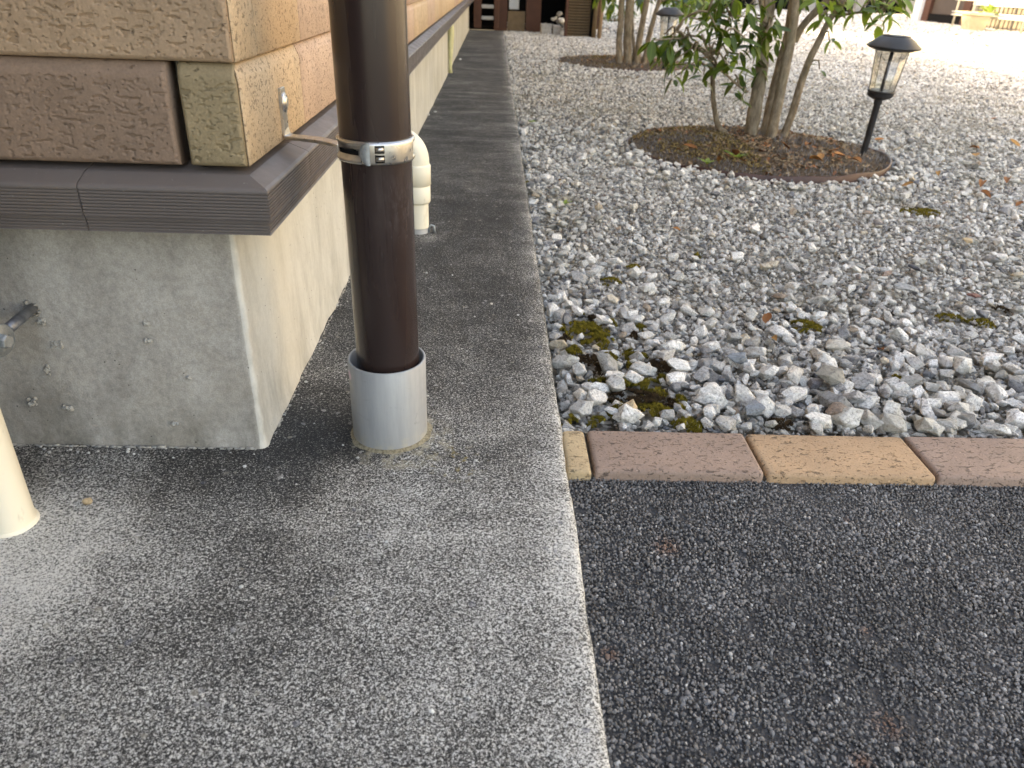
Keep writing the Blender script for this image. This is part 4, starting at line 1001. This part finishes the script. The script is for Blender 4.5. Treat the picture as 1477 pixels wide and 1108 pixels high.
def stem(root, pts, rads, n=12, name='trunk'):
    pp = [Vector(p) for p in pts]; sm = []; sr = []
    for k in range(len(pp)-1):
        for j in range(5):
            t = j/5; p0 = pp[max(k-1, 0)]; p1 = pp[k]; p2 = pp[k+1]; p3 = pp[min(k+2, len(pp)-1)]
            q = .5*((2*p1)+(-p0+p2)*t+(2*p0-5*p1+4*p2-p3)*t*t+(-p0+3*p1-3*p2+p3)*t**3)
            q += Vector([mnoise.noise(q*14+Vector((i*9, 0, 0)))*.0035 for i in range(3)])
            sm.append(q); sr.append((rads[k]*(1-t)+rads[k+1]*t)*(1+.10*mnoise.noise(q*20)))
    sm.append(pp[-1]); sr.append(rads[-1]); m = MB(); m.tube(sm, sr, n)
    o = m.build(name, m_bark, loc=tuple(sm[0])); rel(o, root); return sm
def tree(loc, label, stems, whorls, upper, leafcount_cap=300, leafs=.062, branch_from=None):
    root = empty('tree', label, 'tree', loc); skel = []
    for pts, rads in stems: skel += stem(root, pts, rads)
    nleaf = 0; extra = MB(); twig = MB()
    def whorl(c, s, n, yl, part):
        nonlocal nleaf
        ax = Vector((random.uniform(-.5, .5), random.uniform(-.5, .5), random.uniform(.2, 1))).normalized()
        for k in range(n):
            a = k*2.4+random.uniform(-.4, .4); el = random.uniform(-1.0, .45)
            d = Vector((math.cos(a)*math.cos(el), math.sin(a)*math.cos(el), math.sin(el)-.25)).normalized()
            q = c+d*.006+ax*random.uniform(-.02, .02); L = s*random.uniform(.7, 1.2); R3 = dirq(d, roll=random.uniform(-.5, .5))
            me = random.choice(LY if random.random() < yl else LM)
            if part and nleaf < leafcount_cap:
                o = bpy.data.objects.new('leaf', me); COL.objects.link(o); o.matrix_world = Matrix.Translation(q-root.location) @ R3.to_4x4() @ Matrix.Scale(L, 4); o.parent = root
                nleaf += 1
            else:
                extra.cur = 1 if me in LY else 0
                extra.add([q+R3 @ (v.co*L) for v in me.vertices], [tuple(p.vertices) for p in me.polygons], True)
    for (c, s, n_, yl, part) in whorls:
        c = Vector(c); whorl(c, s, n_, yl, part)
        near = sorted([p for p in skel if p.z < c.z+.05], key=lambda p: (p-c).length)[:3]
        if near:
            p = near[0]; mid_ = (p+c)/2+Vector((random.uniform(-.02, .02), random.uniform(-.02, .02), .02+.1*(p-c).length)); 
            tw = MB(); tw.tube([p, p*.5+mid_*.5+Vector((0, 0, .008)), mid_, c*.6+mid_*.4, c], [.0045, .004, .0034, .0026, .0018], 6); rel(tw.build('twig', m_bark, loc=tuple(p)), root)
            skel.append(mid_)
    for (c, s, n_) in upper: whorl(Vector(c), s, n_, .1, False)
    if extra.v:
        o = rel(extra.build('crown', [m_leaf, m_leafl], loc=loc, fixn=False), root)
        if nleaf: o['kind'] = 'stuff'
    return root
YT = 3.03
def S(pl, Y): return [tuple(ony(a, b, Y+dy)) for a, b, dy in pl]
random.seed(21)
st1 = [
 (S([(1057, 212, 0), (1050, 198, 0), (1036, 180, .02), (1030, 150, .03), (1028, 112, .04), (1024, 80, .05), (1012, 50, .08)], YT+.03), [.016, .0135, .011, .010, .009, .007, .004]),
 (S([(1080, 214, 0), (1082, 196, 0), (1090, 150, 0), (1098, 100, 0), (1103, 50, .02), (1110, 0, .03), (1118, -80, .1), (1125, -260, .2)], YT), [.034, .027, .026, .024, .024, .023, .020, .012]),
 (S([(1100, 214, 0), (1103, 196, 0), (1112, 150, .02), (1124, 100, .03), (1137, 50, .04), (1146, 0, .05), (1175, -90, .1), (1210, -250, .15)], YT+.05), [.024, .021, .020, .019, .018, .018, .015, .009]),
 (S([(1108, 214, 0), (1112, 196, 0), (1120, 160, 0), (1131, 110, 0), (1140, 60, 0), (1146, 10, 0), (1150, -60, 0), (1160, -240, 0)], YT-.05), [.026, .022, .020, .0185, .018, .018, .015, .009]),
 (S([(1124, 212, 0), (1130, 196, 0), (1144, 158, 0), (1158, 112, 0), (1176, 68, 0), (1197, 28, 0), (1214, 5, 0), (1240, -60, 0)], YT), [.020, .016, .0145, .014, .012, .011, .010, .007]),
 (S([(1145, 60, .05), (1160, 35, .04), (1180, 14, .03), (1196, -5, .02), (1230, -60, .02)], YT+.05), [.016, .013, .013, .012, .008]),
 (S([(1103, 60, 0), (1101, 30, -.03), (1096, 0, -.05), (1088, -60, -.08)], YT-.02), [.010, .0085, .008, .005]),
 (S([(1205, 26, 0), (1225, 20, -.03), (1250, 17, -.05), (1275, 16, -.06)], YT), [.006, .005, .004, .003]),
 (S([(1078, 133, 0), (1066, 124, -.03), (1050, 110, -.05), (1036, 100, -.06)], YT-.02), [.005, .0045, .004, .003]),
]
wh = []
for (px, py) in [(940, 58), (952, 64), (966, 60), (978, 44), (985, 72), (992, 95), (1000, 60), (1008, 88), (1012, 30), (1022, 62), (1030, 92), (1034, 40), (1042, 70), (1048, 18), (1052, 96), (1060, 52), (1068, 78), (1074, 24), (1080, 60), (1086, 92), (1092, 36), (1064, 112), (1090, 64), (1096, 10), (1040, 0), (1070, 2), (1022, 8), (1104, 56), (968, 90), (1015, 108), (1044, 54), (1058, 32), (1080, 8), (1082, 40), (1060, 0), (985, 55), (1000, 78), (1030, 20), (1108, 40), (1050, 80)]:
    wh.append((ony(px, py, YT-.12+random.uniform(-.16, .12)), random.uniform(.052, .075), 5 if py > 60 else 6, .12, True))
wh = [w_ if not (w_[0].z < .02) else w_ for w_ in wh]
wh += [(ony(1060, 128, YT-.05), .05, 3, 0, True), (ony(1068, 146, YT-.06), .045, 2, 0, True), (ony(958, 50, YT-.1), .06, 5, 0, True)]
for (px, py) in [(1118, 28), (1126, -2), (1150, -8), (1185, 22), (1092, 78), (1098, 100), (1120, 60), (948, 74), (955, 88), (938, 66), (972, 112), (1175, -4), (1200, 4), (1222, 6), (1243, 12), (1262, 4), (1280, 14), (1296, 6), (1270, 28), (1255, -8), (1290, -10)]:
    wh.append((ony(px, py, YT-.05+random.uniform(-.08, .08)), .062, 6 if px > 1130 else 4, .55 if px > 1130 else .12, True))  # lighter leaves towards the right carry the backlight in their colour
wh += [(ony(1196, 60, YT-.02), .05, 3, .2, True), (ony(1182, 100, YT), .04, 3, .5, True)]
up = []
for k in range(230):
    a = random.uniform(0, 6.28); q = 1.15*math.sqrt(random.random()); up.append(((1.3+q*math.cos(a), 3.1+q*math.sin(a), random.uniform(.95, 2.1)), .085, 9))
tree((1.06, 3.03, -.05), 'leafy many stemmed tree standing in the near round bed', st1, wh, up)
YB = 5.80
random.seed(5)
st2 = [
 (S([(893, 100, 0), (893, 60, 0), (896, 20, 0), (900, -40, 0), (905, -160, 0)], YB), [.026, .022, .021, .020, .014]),
 (S([(906, 102, 0), (905, 60, 0), (907, 20, 0), (911, -40, 0), (912, -160, .1)], YB), [.033, .029, .028, .026, .016]),
 (S([(914, 100, 0), (914, 70, 0), (912, 30, .03), (914, -20, .05)], YB+.05), [.014, .012, .011, .008]),
 (S([(917, 103, 0), (921, 65, 0), (927, 30, 0), (934, -5, 0), (950, -80, 0), (965, -170, 0)], YB), [.026, .022, .021, .020, .016, .010]),
 (S([(928, 100, 0), (934, 65, 0), (942, 30, 0), (953, -5, 0), (975, -80, 0), (1000, -180, 0)], YB+.03), [.021, .018, .017, .015, .012, .008])]
wh2 = [(ony(px, py, YB+random.uniform(-.2, .5)), .10, 8, .45, False) for px, py in [(868, -8), (884, 2), (925, -2), (975, 2), (985, 10), (1000, 4), (992, -8), (965, -10), (945, -12), (1010, -5), (1020, 5), (1004, 16), (880, -14)]]
up2 = []
for k in range(170):
    a = random.uniform(0, 6.28); q = 1.1*math.sqrt(random.random()); up2.append(((1.1+q*math.cos(a), 5.9+q*math.sin(a), random.uniform(1.2, 2.2)), .10, 8))
tree((1.0, YB, -.05), 'grey stemmed tree in the far round bed behind the near tree', st2, wh2, up2)

# ------------------------------------------------------------------ solar lamps
def clear_plastic():
    t = NT('clear_plastic', 0.08, 0.5); t.color((0.8, 0.8, 0.78))
    tr = t.n.new('ShaderNodeBsdfTransparent'); tr.inputs[0].default_value = (0.95, 0.95, 0.93, 1); lw_ = t.n.new('ShaderNodeLayerWeight'); lw_.inputs[0].default_value = 0.25
    mx = t.n.new('ShaderNodeMixShader'); t.link(t.rng(lw_.outputs['Facing'], 0, 1, 0.08, 0.6), mx.inputs[0]); t.link(tr.outputs[0], mx.inputs[1])
    gl = t.n.new('ShaderNodeBsdfGlossy'); gl.inputs['Roughness'].default_value = 0.12; t.link(gl.outputs[0], mx.inputs[2]); t.link(mx.outputs[0], t.out.inputs[0])
    b_ = t.n.new('ShaderNodeBump'); b_.inputs['Distance'].default_value = .002; t.link(t.noise(t.coords(), 40, 2), b_.inputs['Height']); t.link(b_.outputs[0], gl.inputs['Normal']); return t.m
glass = NT('clear_plastic_unused', 0.06, 0.5); glass.color((0.93, 0.93, 0.90)); glass.b.inputs['Transmission Weight'].default_value = 0.92; glass.b.inputs['IOR'].default_value = 1.12; bpy.data.materials.remove(glass.m); m_glass = clear_plastic()
m_panel = plain('solar_cell', (0.03, 0.03, 0.036), 0.25, 0.6, bump=0)
def solar_lamp(base, h, tilt, label, sc_=1.0):
    root = empty('garden_lamp', label, 'solar lamp', tuple(base), group='solar lamps beside the planting beds')
    def put(m, name, mat, **k): o = m.build(name, mat, **k); o.parent = root; return o
    m = MB(); m.lathe([(.002, -.06), (.0125, .0), (.0125, h-.245), (.016, h-.240), (.016, h-.225)], n=20); put(m, 'stake', m_black)
    zb = h-.225
    m = MB(); m.lathe([(.0001, zb-.002), (.026, zb), (.044, zb+.010), (.047, zb+.016), (.047, zb+.026), (.050, zb+.027), (.050, zb+.032), (.043, zb+.032), (.0001, zb+.028)], n=40); put(m, 'lower_collar', m_black)
    zt = h-.050
    m = MB(); m.lathe([(.0455, zb+.032), (.060, zt+.002), (.0585, zt+.002), (.044, zb+.032)], n=40); put(m, 'glass_shade', m_glass)
    for k in range(5):
        m = MB(); a = k*2*math.pi/5+.5; m.tube([(.0463*math.cos(a), .0463*math.sin(a), zb+.03), (.0610*math.cos(a), .0610*math.sin(a), zt+.004)], .0013, 6); put(m, 'wire_rib', m_black)
    m = MB(); m.lathe([(.0001, zb+.03), (.0065, zb+.03), (.0065, zt+.004), (.0001, zt+.004)], n=16); put(m, 'centre_rod', m_black)
    m = MB(); m.lathe([(.0001, zt), (.062, zt), (.066, zt-.004), (.094, zt+.006), (.096, zt+.009), (.095, zt+.0115), (.058, zt+.040), (.052, zt+.043), (.049, zt+.043), (.049, zt+.0465), (.046, zt+.048), (.0001, zt+.048)], n=48); put(m, 'cap', m_black)
    m = MB(); m.box(-.024, .024, -.024, .024, zt+.0475, zt+.0492); put(m, 'solar_panel', m_panel)
    root.rotation_euler = tilt; root.scale = (sc_,)*3; return root
solar_lamp(onz(1243, 229, -.05), .450, (R_(1.5), R_(1.2), 0), 'black solar lamp with a clear shade at the right rim of the near planting bed', .93)
solar_lamp(onz(957, 104, -.05), .402, (0, R_(-1.5), .4), 'smaller looking black solar lamp beside the far planting bed')

# ------------------------------------------------------------------ fallen leaves, seedlings
m_dry = mat_rand('dry_leaf', [(0, (0.20, 0.075, 0.025)), (0.5, (0.32, 0.14, 0.05)), (1, (0.36, 0.20, 0.07))], .8, 80)
LD = [leaf_mesh('fallen_leaf', m_dry, .5, -.25, .28), leaf_mesh('fallen_leaf', m_dry, .9, .3, .24)]
random.seed(3)
LF = [((1103, 472), .030, 'curled brown leaf on the gravel near the middle of the pavers'), ((1118, 500), .022, 'small orange brown leaf lying below the curled brown leaf'), ((1272, 513), .02, 'little rust leaf among large stones left of the streaked stone'), ((1418, 262), .045, 'brown leaf right of the near lamp, lowest of its cluster'),
      ((1408, 226), .05, 'orange brown leaf on gravel far right of the lamp foot'), ((1412, 215), .04, 'pale brown leaf just beyond the orange one right of the lamp'), ((1432, 172), .05, 'reddish leaf on the gravel, farthest right beyond the lamp'), ((1455, 258), .045, 'tan leaf near the right edge level with the bed rim'), ((1352, 247), .03, 'small rust leaf between the near lamp and the right edge'), ((1471, 215), .05, 'bright orange leaf at the right edge of the photo'),
      ((1261, 203), .045, 'dark orange leaf just outside the bed beside the lamp stake'), ((1412, 277), .04, 'brown leaf flat on gravel below the lamp level, right side'), ((970, 332), .02, 'tiny brown leaf on gravel in front of the near bed'), ((1300, 268), .035, 'pinkish brown leaf on gravel in front of the near lamp'), ((806, 262), .02, 'tiny brown leaf close to the slab edge'), ((1465, 300), .03, 'small brown leaf at right edge among moss')]
for (p, s, lab) in LF:
    w = onz(p[0], p[1], -.03); o = bpy.data.objects.new('fallen_leaf', random.choice(LD)); COL.objects.link(o)
    o.location = (w.x, w.y, gz(w.x, w.y)+.022); o.scale = (s, s, s); o.rotation_euler = (random.uniform(-.4, .4), random.uniform(-.4, .4), random.uniform(0, 6.28)); tag(o, lab, 'leaf', 'dry leaves fallen on the gravel')
for k, (px, py) in enumerate([(1040, 236), (1075, 240), (1165, 237), (1180, 238), (1240, 243), (1140, 225), (1005, 222), (1160, 218), (1060, 232), (1218, 232), (1100, 226), (1192, 226)]):
    w = onz(px, py, -.03); o = bpy.data.objects.new('fallen_leaf', random.choice(LD)); COL.objects.link(o); o.location = Vector((w.x, w.y, -.012))-bedroots[0].location
    s = random.uniform(.035, .055); o.scale = (s, s, s); o.rotation_euler = (random.uniform(-.4, .4), random.uniform(-.4, .4), random.uniform(0, 6.28)); o.parent = bedroots[0]
def seedling(px, py, s, label, z=-.03):
    w = onz(px, py, z); m = MB(); 
    for k in range(5):
        a = k*1.3; d = Vector((math.cos(a)*.7, math.sin(a)*.7, .6)); R3 = dirq(d)
        m.add([Vector(w)+R3 @ (v.co*s*random.uniform(.7, 1.1)) for v in LY[0].vertices], [tuple(p.vertices) for p in LY[0].polygons], True)
    tag(m.build('seedling', m_leafl, loc=tuple(w), fixn=False), label, 'weed')
seedling(1062, 229, .05, 'bright green weed seedling in the near bed in front of the small stem'); seedling(1020, 237, .04, 'paler green seedling at the front rim of the near bed')
seedling(815, 295, .022, 'tiny green weed in the gravel close to the slab edge', -.04); seedling(768, 178, .03, 'small green weed beside the slab far up the path', -.04)

# ------------------------------------------------------------------ back of the path: gate, ladder, screen, posts
YG = 9.15
def bx(px0, px1, py, Y, dY, z0, z1, lean=0):
    a = ony(px0, py, Y).x; b_ = ony(px1, py, Y).x; return (a, b_, Y, Y+dY, z0, z1)
ladder = empty('step_ladder', 'brown folding ladder with white rungs at the end of the path', 'ladder', (-.15, YG-.3, -.05))
def lb(name, mat, *a, root=ladder, bev=.004):
    m = MB(); m.box(*a); o = m.build(name, mat, bevel=bev, loc=((a[0]+a[1])/2, (a[2]+a[3])/2, a[4])); rel(o, root); return o
x0 = ony(683, 45, YG-.35).x; x1 = ony(694, 45, YG-.35).x; x2 = ony(712, 45, YG-.35).x
lb('rail', m_wood, x0, x1, YG-.35, YG-.28, 0, 1.1); lb('rail', m_wood, x2, x2+.05, YG-.35, YG-.28, 0, 1.1)
for z in (.08, .19, .30, .41): lb('rung', m_grey, x1+.002, x2-.002, YG-.33, YG-.27, z, z+.035)
shed = empty('garden_shed', 'brown timber shed with a dark open front at the end of the path', 'shed', (.3, YG+.4, -.05))
for nm, mt, a in [('post', m_wood, bx(713, 731, 44, YG, .12, -.06, 1.9)), ('post', m_wood, bx(758, 779, 46, YG, .14, -.06, 1.9)), ('board', m_wood2, bx(732, 757, 40, YG+.02, .05, -.06, .16)), ('back_wall', m_darkgap, (-.6, 1.2, YG+1.6, YG+1.7, -.06, 2.0)), ('side_wall', m_darkgap, (-.6, -.5, YG+.2, YG+1.59, -.06, 2.0)), ('side_wall', m_wood, (1.12, 1.2, YG+.35, YG+1.59, -.06, 2.0)), ('roof', m_wood2, (-.7, 1.3, YG-.35, YG+1.8, 2.01, 2.08)), ('floor', m_darkgap, (-.5, 1.12, YG+.4, YG+1.58, -.058, -.03))]:  # near-black inner walls and floor put the interior shade into colour
    lb(nm, mt, *a, root=shed, bev=0)
a = bx(734, 748, 20, YG+.2, .1, .17, 1.2); wp = empty('white_pipe', 'white plastic post leaning inside the shed front', 'pipe', (a[0], a[2], -.05)); lb('pipe', m_white, *a, root=wp)
for k, (p0, p1, z0, z1, lab) in enumerate([(780, 795, -.06, .06, 'grey concrete block on the ground at the foot of the shed post'), (797, 809, -.06, .05, 'smaller concrete block right of the first block by the shed')]):
    a = bx(p0, p1, 52, YG-.35, .18, z0, z1); m = MB(); m.box(*a); tag(m.build('concrete_block', m_block, bevel=.006, loc=(a[0], a[2], z0)), lab, 'block')
heap = empty('rubble_heap', 'low heap of pale stones in the dark gap behind the concrete blocks', 'stones', (.85, YG+.15, -.05)); random.seed(9)
for k in range(26):
    o = bpy.data.objects.new('stone', rocks[k % 16]); COL.objects.link(o); u = random.random(); o.parent = heap
    o.location = (-.2+.5*u, random.uniform(-.05, .25), .02+.22*(1-u)*random.random()); s = random.uniform(.06, .11); o.scale = (s, s, s); o.rotation_euler = (random.random(), random.random(), 6*random.random())
scr = empty('louvre_screen', 'brown slatted screen standing right of the dark shed opening', 'screen', (ony(835, 50, YG-.5).x, YG-.5, -.05))
a = bx(818, 850, 50, YG-.5, .05, 0, 0)
lb('frame_post', m_wood, a[0]-.03, a[0], YG-.5, YG-.44, -.06, 1.6, root=scr); lb('frame_post', m_darkgap, a[1], a[1]+.04, YG-.5, YG-.44, -.06, 1.6, root=scr)
z = -.04; k = 0
while z < 1.5:
    m = MB(); T = Matrix.Translation(((a[0]+a[1])/2, YG-.47, z+.013)) @ Matrix.Rotation(R_(28), 4, 'X'); w = (a[1]-a[0])/2-.001
    m.box(-w, w, -.018, .018, -.003, .003, T); o = m.build('slat', m_wood2, loc=((a[0]+a[1])/2, YG-.47, z)); rel(o, scr); z += .027 if z < .7 else .06
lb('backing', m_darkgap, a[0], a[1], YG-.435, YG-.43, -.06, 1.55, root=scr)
for k, (px, mt, lab) in enumerate([(856, m_wood2, 'thin pale timber stake just right of the slatted screen'), (864, plain('bamboo', (.30, .20, .12), .6), 'thin tan stake, right one of the pair beside the slatted screen')]):
    c = ony(px, 52, YG-.6); m = MB(); m.tube([(c.x, c.y, -.08), (c.x+.01, c.y, .5), (c.x+.02, c.y, 1.5)], .022, 10); tag(m.build('stake', mt, loc=(c.x, c.y, -.08)), lab, 'stake', 'timber stakes beside the screen')
# picket fence far behind the second tree, shrub behind it
fr = empty('picket_fence', 'pale slatted fence beyond the second tree', 'fence', (2.6, 13.3, -.05))
x = 1.75; 
while x < 2.55:
    lb('picket', m_white, x, x+.05, 13.3, 13.32, -.05, .62, root=fr, bev=0); x += .085
lb('rail', m_white, 1.70, 2.60, 13.322, 13.35, .42, .47, root=fr, bev=0)
def shrub(c, r, n_, label, mat, s=.07):
    m = MB(); random.seed(int(c[0]*100))
    for k in range(n_):
        d = Vector((random.gauss(0, 1), random.gauss(0, 1), random.gauss(0, 1))).normalized()*random.random()**.4; q = Vector(c)+Vector((d.x*r[0], d.y*r[1], d.z*r[2]))
        R3 = dirq(Vector((random.gauss(0, 1), random.gauss(0, 1), random.gauss(0, .8)))); m.add([q+R3 @ (v.co*s) for v in LM[0].vertices], [tuple(p.vertices) for p in LM[0].polygons], True)
    root = empty('shrub', label, 'shrub', (c[0], c[1], -.05)); rel(m.build('foliage', mat, loc=c, fixn=False), root)
    m = MB(); 
    for k in range(4): m.tube([(c[0], c[1], -.06), (c[0]+random.uniform(-.1, .1), c[1]+random.uniform(-.1, .1), c[2])], [.02, .01], 7)
    rel(m.build('stem', m_bark, loc=c), root)
shrub((3.75, 16.3, .45), (.8, .5, .55), 1500, 'bright yellow green shrub in sun beyond the second tree', m_leafl, .11)
shrub((1.75, 12.1, .02), (.35, .3, .14), 260, 'low green shrub on the gravel behind the timber stakes', m_leaf, .07)

# ------------------------------------------------------------------ right background: neighbour facade, white shed on blocks, wire rack, planter
NX = 8.75
nb = empty('neighbour_house', 'neighbouring house with a brown door at the far right edge', 'house', (NX+2, 18, -.05))
lb('wall', m_grey, NX+.1, NX+4, -4.0, 15.25, -.1, 6.8, root=nb, bev=0); lb('wall', m_wood2, NX+.1, NX+4, 17.05, 17.3, -.1, 6.8, root=nb, bev=0)  # first wall runs on unseen, its length and height added to block sky
m_grey2 = plain('weathered_board', (0.20, 0.18, 0.155), 0.8, 0.2, scale=9, var=.3)
m_door = plain('brown_door', (0.06, 0.045, 0.036), .5, .4, scale=5)
lb('door', m_door, NX+.12, NX+.18, 15.56, 16.75, .12, 2.1, root=nb, bev=0)
lb('door_frame', m_wood, NX+.06, NX+.2, 15.30, 15.55, -.1, 2.2, root=nb); lb('door_frame', m_wood, NX+.06, NX+.2, 16.76, 17.0, -.1, 2.2, root=nb); lb('door_step', m_darkgap, NX+.08, NX+.3, 15.551, 16.758, -.1, .115, root=nb, bev=0)
lb('base_board', m_white, NX+.0, NX+.098, 17.02, 17.28, -.06, 2.5, root=nb)
# slatted skirting behind the rack
for k in range(34):
    y0 = 10.9+k*.125; lb('board', m_grey2, NX+.05, NX+.095, y0, y0+.09, -.06, .9, root=nb, bev=0)
lb('lower_trim', m_white, NX+.03, NX+.049, 10.6, 15.2, .32, .5, root=nb, bev=0)
ws = empty('white_shed', 'long white metal shed raised on blocks far behind the trees', 'shed', (9, 21, -.05))
lb('wall', m_white, 5.2, 12.5, 21.5, 25, .30, 2.4, root=ws, bev=0); lb('underside_shade', m_darkgap, 5.22, 12.48, 21.55, 24.9, -.02, .29, root=ws, bev=0)  # near-black box stands in for the shade beneath the shed
lb('roof', m_grey, 5.0, 12.7, 21.2, 25.2, 2.41, 2.5, root=ws, bev=0)
for k in range(6): lb('block', m_block, 5.4+k*1.3, 5.65+k*1.3, 21.35, 21.54, -.06, .29, root=ws, bev=0)
# wall behind everything so that the gravel meets something
bw_ = empty('boundary_wall', 'long grey block wall closing the garden at the very back', 'wall', (6, 26, -.05)); lb('wall', m_block, -8, 5.0, 24.5, 24.7, -.1, 1.8, root=bw_, bev=0)
RX = 8.25
rk = empty('wire_rack', 'rusty white wire plant rack against the neighbouring house', 'rack', (RX, 13.5, -.05))
m_wire = plain('pale_wire', (0.55, 0.52, 0.46), .5, scale=30, var=.3)
for y0 in (12.75, 13.9, 14.75):
    for x_ in (RX, RX+.3): m = MB(); m.tube([(x_, y0, -.06), (x_, y0, 1.0)], .017, 8); rel(m.build('upright', m_wire, loc=(x_, y0, 0)), rk)
for z in (.16, .21, .40, .62, .84):
    m = MB(); m.tube([(RX-.01, 12.5, z), (RX-.01, 14.85, z)], .014, 6); rel(m.build('rail', m_wire, loc=(RX, 13.6, z)), rk)
for z in (.18,):
    m = MB()
    for k in range(44): m.tube([(RX-.01, 12.5+k*.054, z), (RX+.31, 12.5+k*.054, z)], .004, 4)
    rel(m.build('shelf_wires', m_wire, loc=(RX, 13.6, z)), rk)
pl = empty('planter', 'cream rectangular planter with a yellowing plant in front of the wire rack', 'planter', (RX-.28, 13.75, -.05))
c = Vector((RX-.22, 13.72, 0)); m = MB(); T = Matrix.Translation(c) @ Matrix.Rotation(R_(72), 4, 'Z')
prof = [(.30, .11, -.04), (.35, .145, .19), (.37, .165, .19), (.37, .165, .235), (.345, .14, .235), (.335, .13, .20)]
vs = [T @ Vector((sx*a_, sy*b_, z)) for a_, b_, z in prof for sx, sy in ((-1, -1), (1, -1), (1, 1), (-1, 1))]
m.add(vs, [(k*4+j, k*4+(j+1) % 4, (k+1)*4+(j+1) % 4, (k+1)*4+j) for k in range(5) for j in range(4)]+[(3, 2, 1, 0), (20, 21, 22, 23)])
rel(m.build('pot', plain('cream_planter', (0.55, 0.46, 0.29), .6, scale=9), bevel=.004, loc=tuple(c)), pl)
random.seed(13)
for k in range(14):
    o = bpy.data.objects.new('leaf', random.choice(LY)); COL.objects.link(o); d = Vector((random.uniform(-1, 1), random.uniform(-1, 1), random.uniform(.1, 1)))
    q = c+Vector((random.uniform(.0, .08), random.uniform(-.35, -.05), .24)); o.matrix_world = Matrix.Translation(q-pl.location) @ dirq(d).to_4x4() @ Matrix.Scale(random.uniform(.12, .22), 4); o.parent = pl
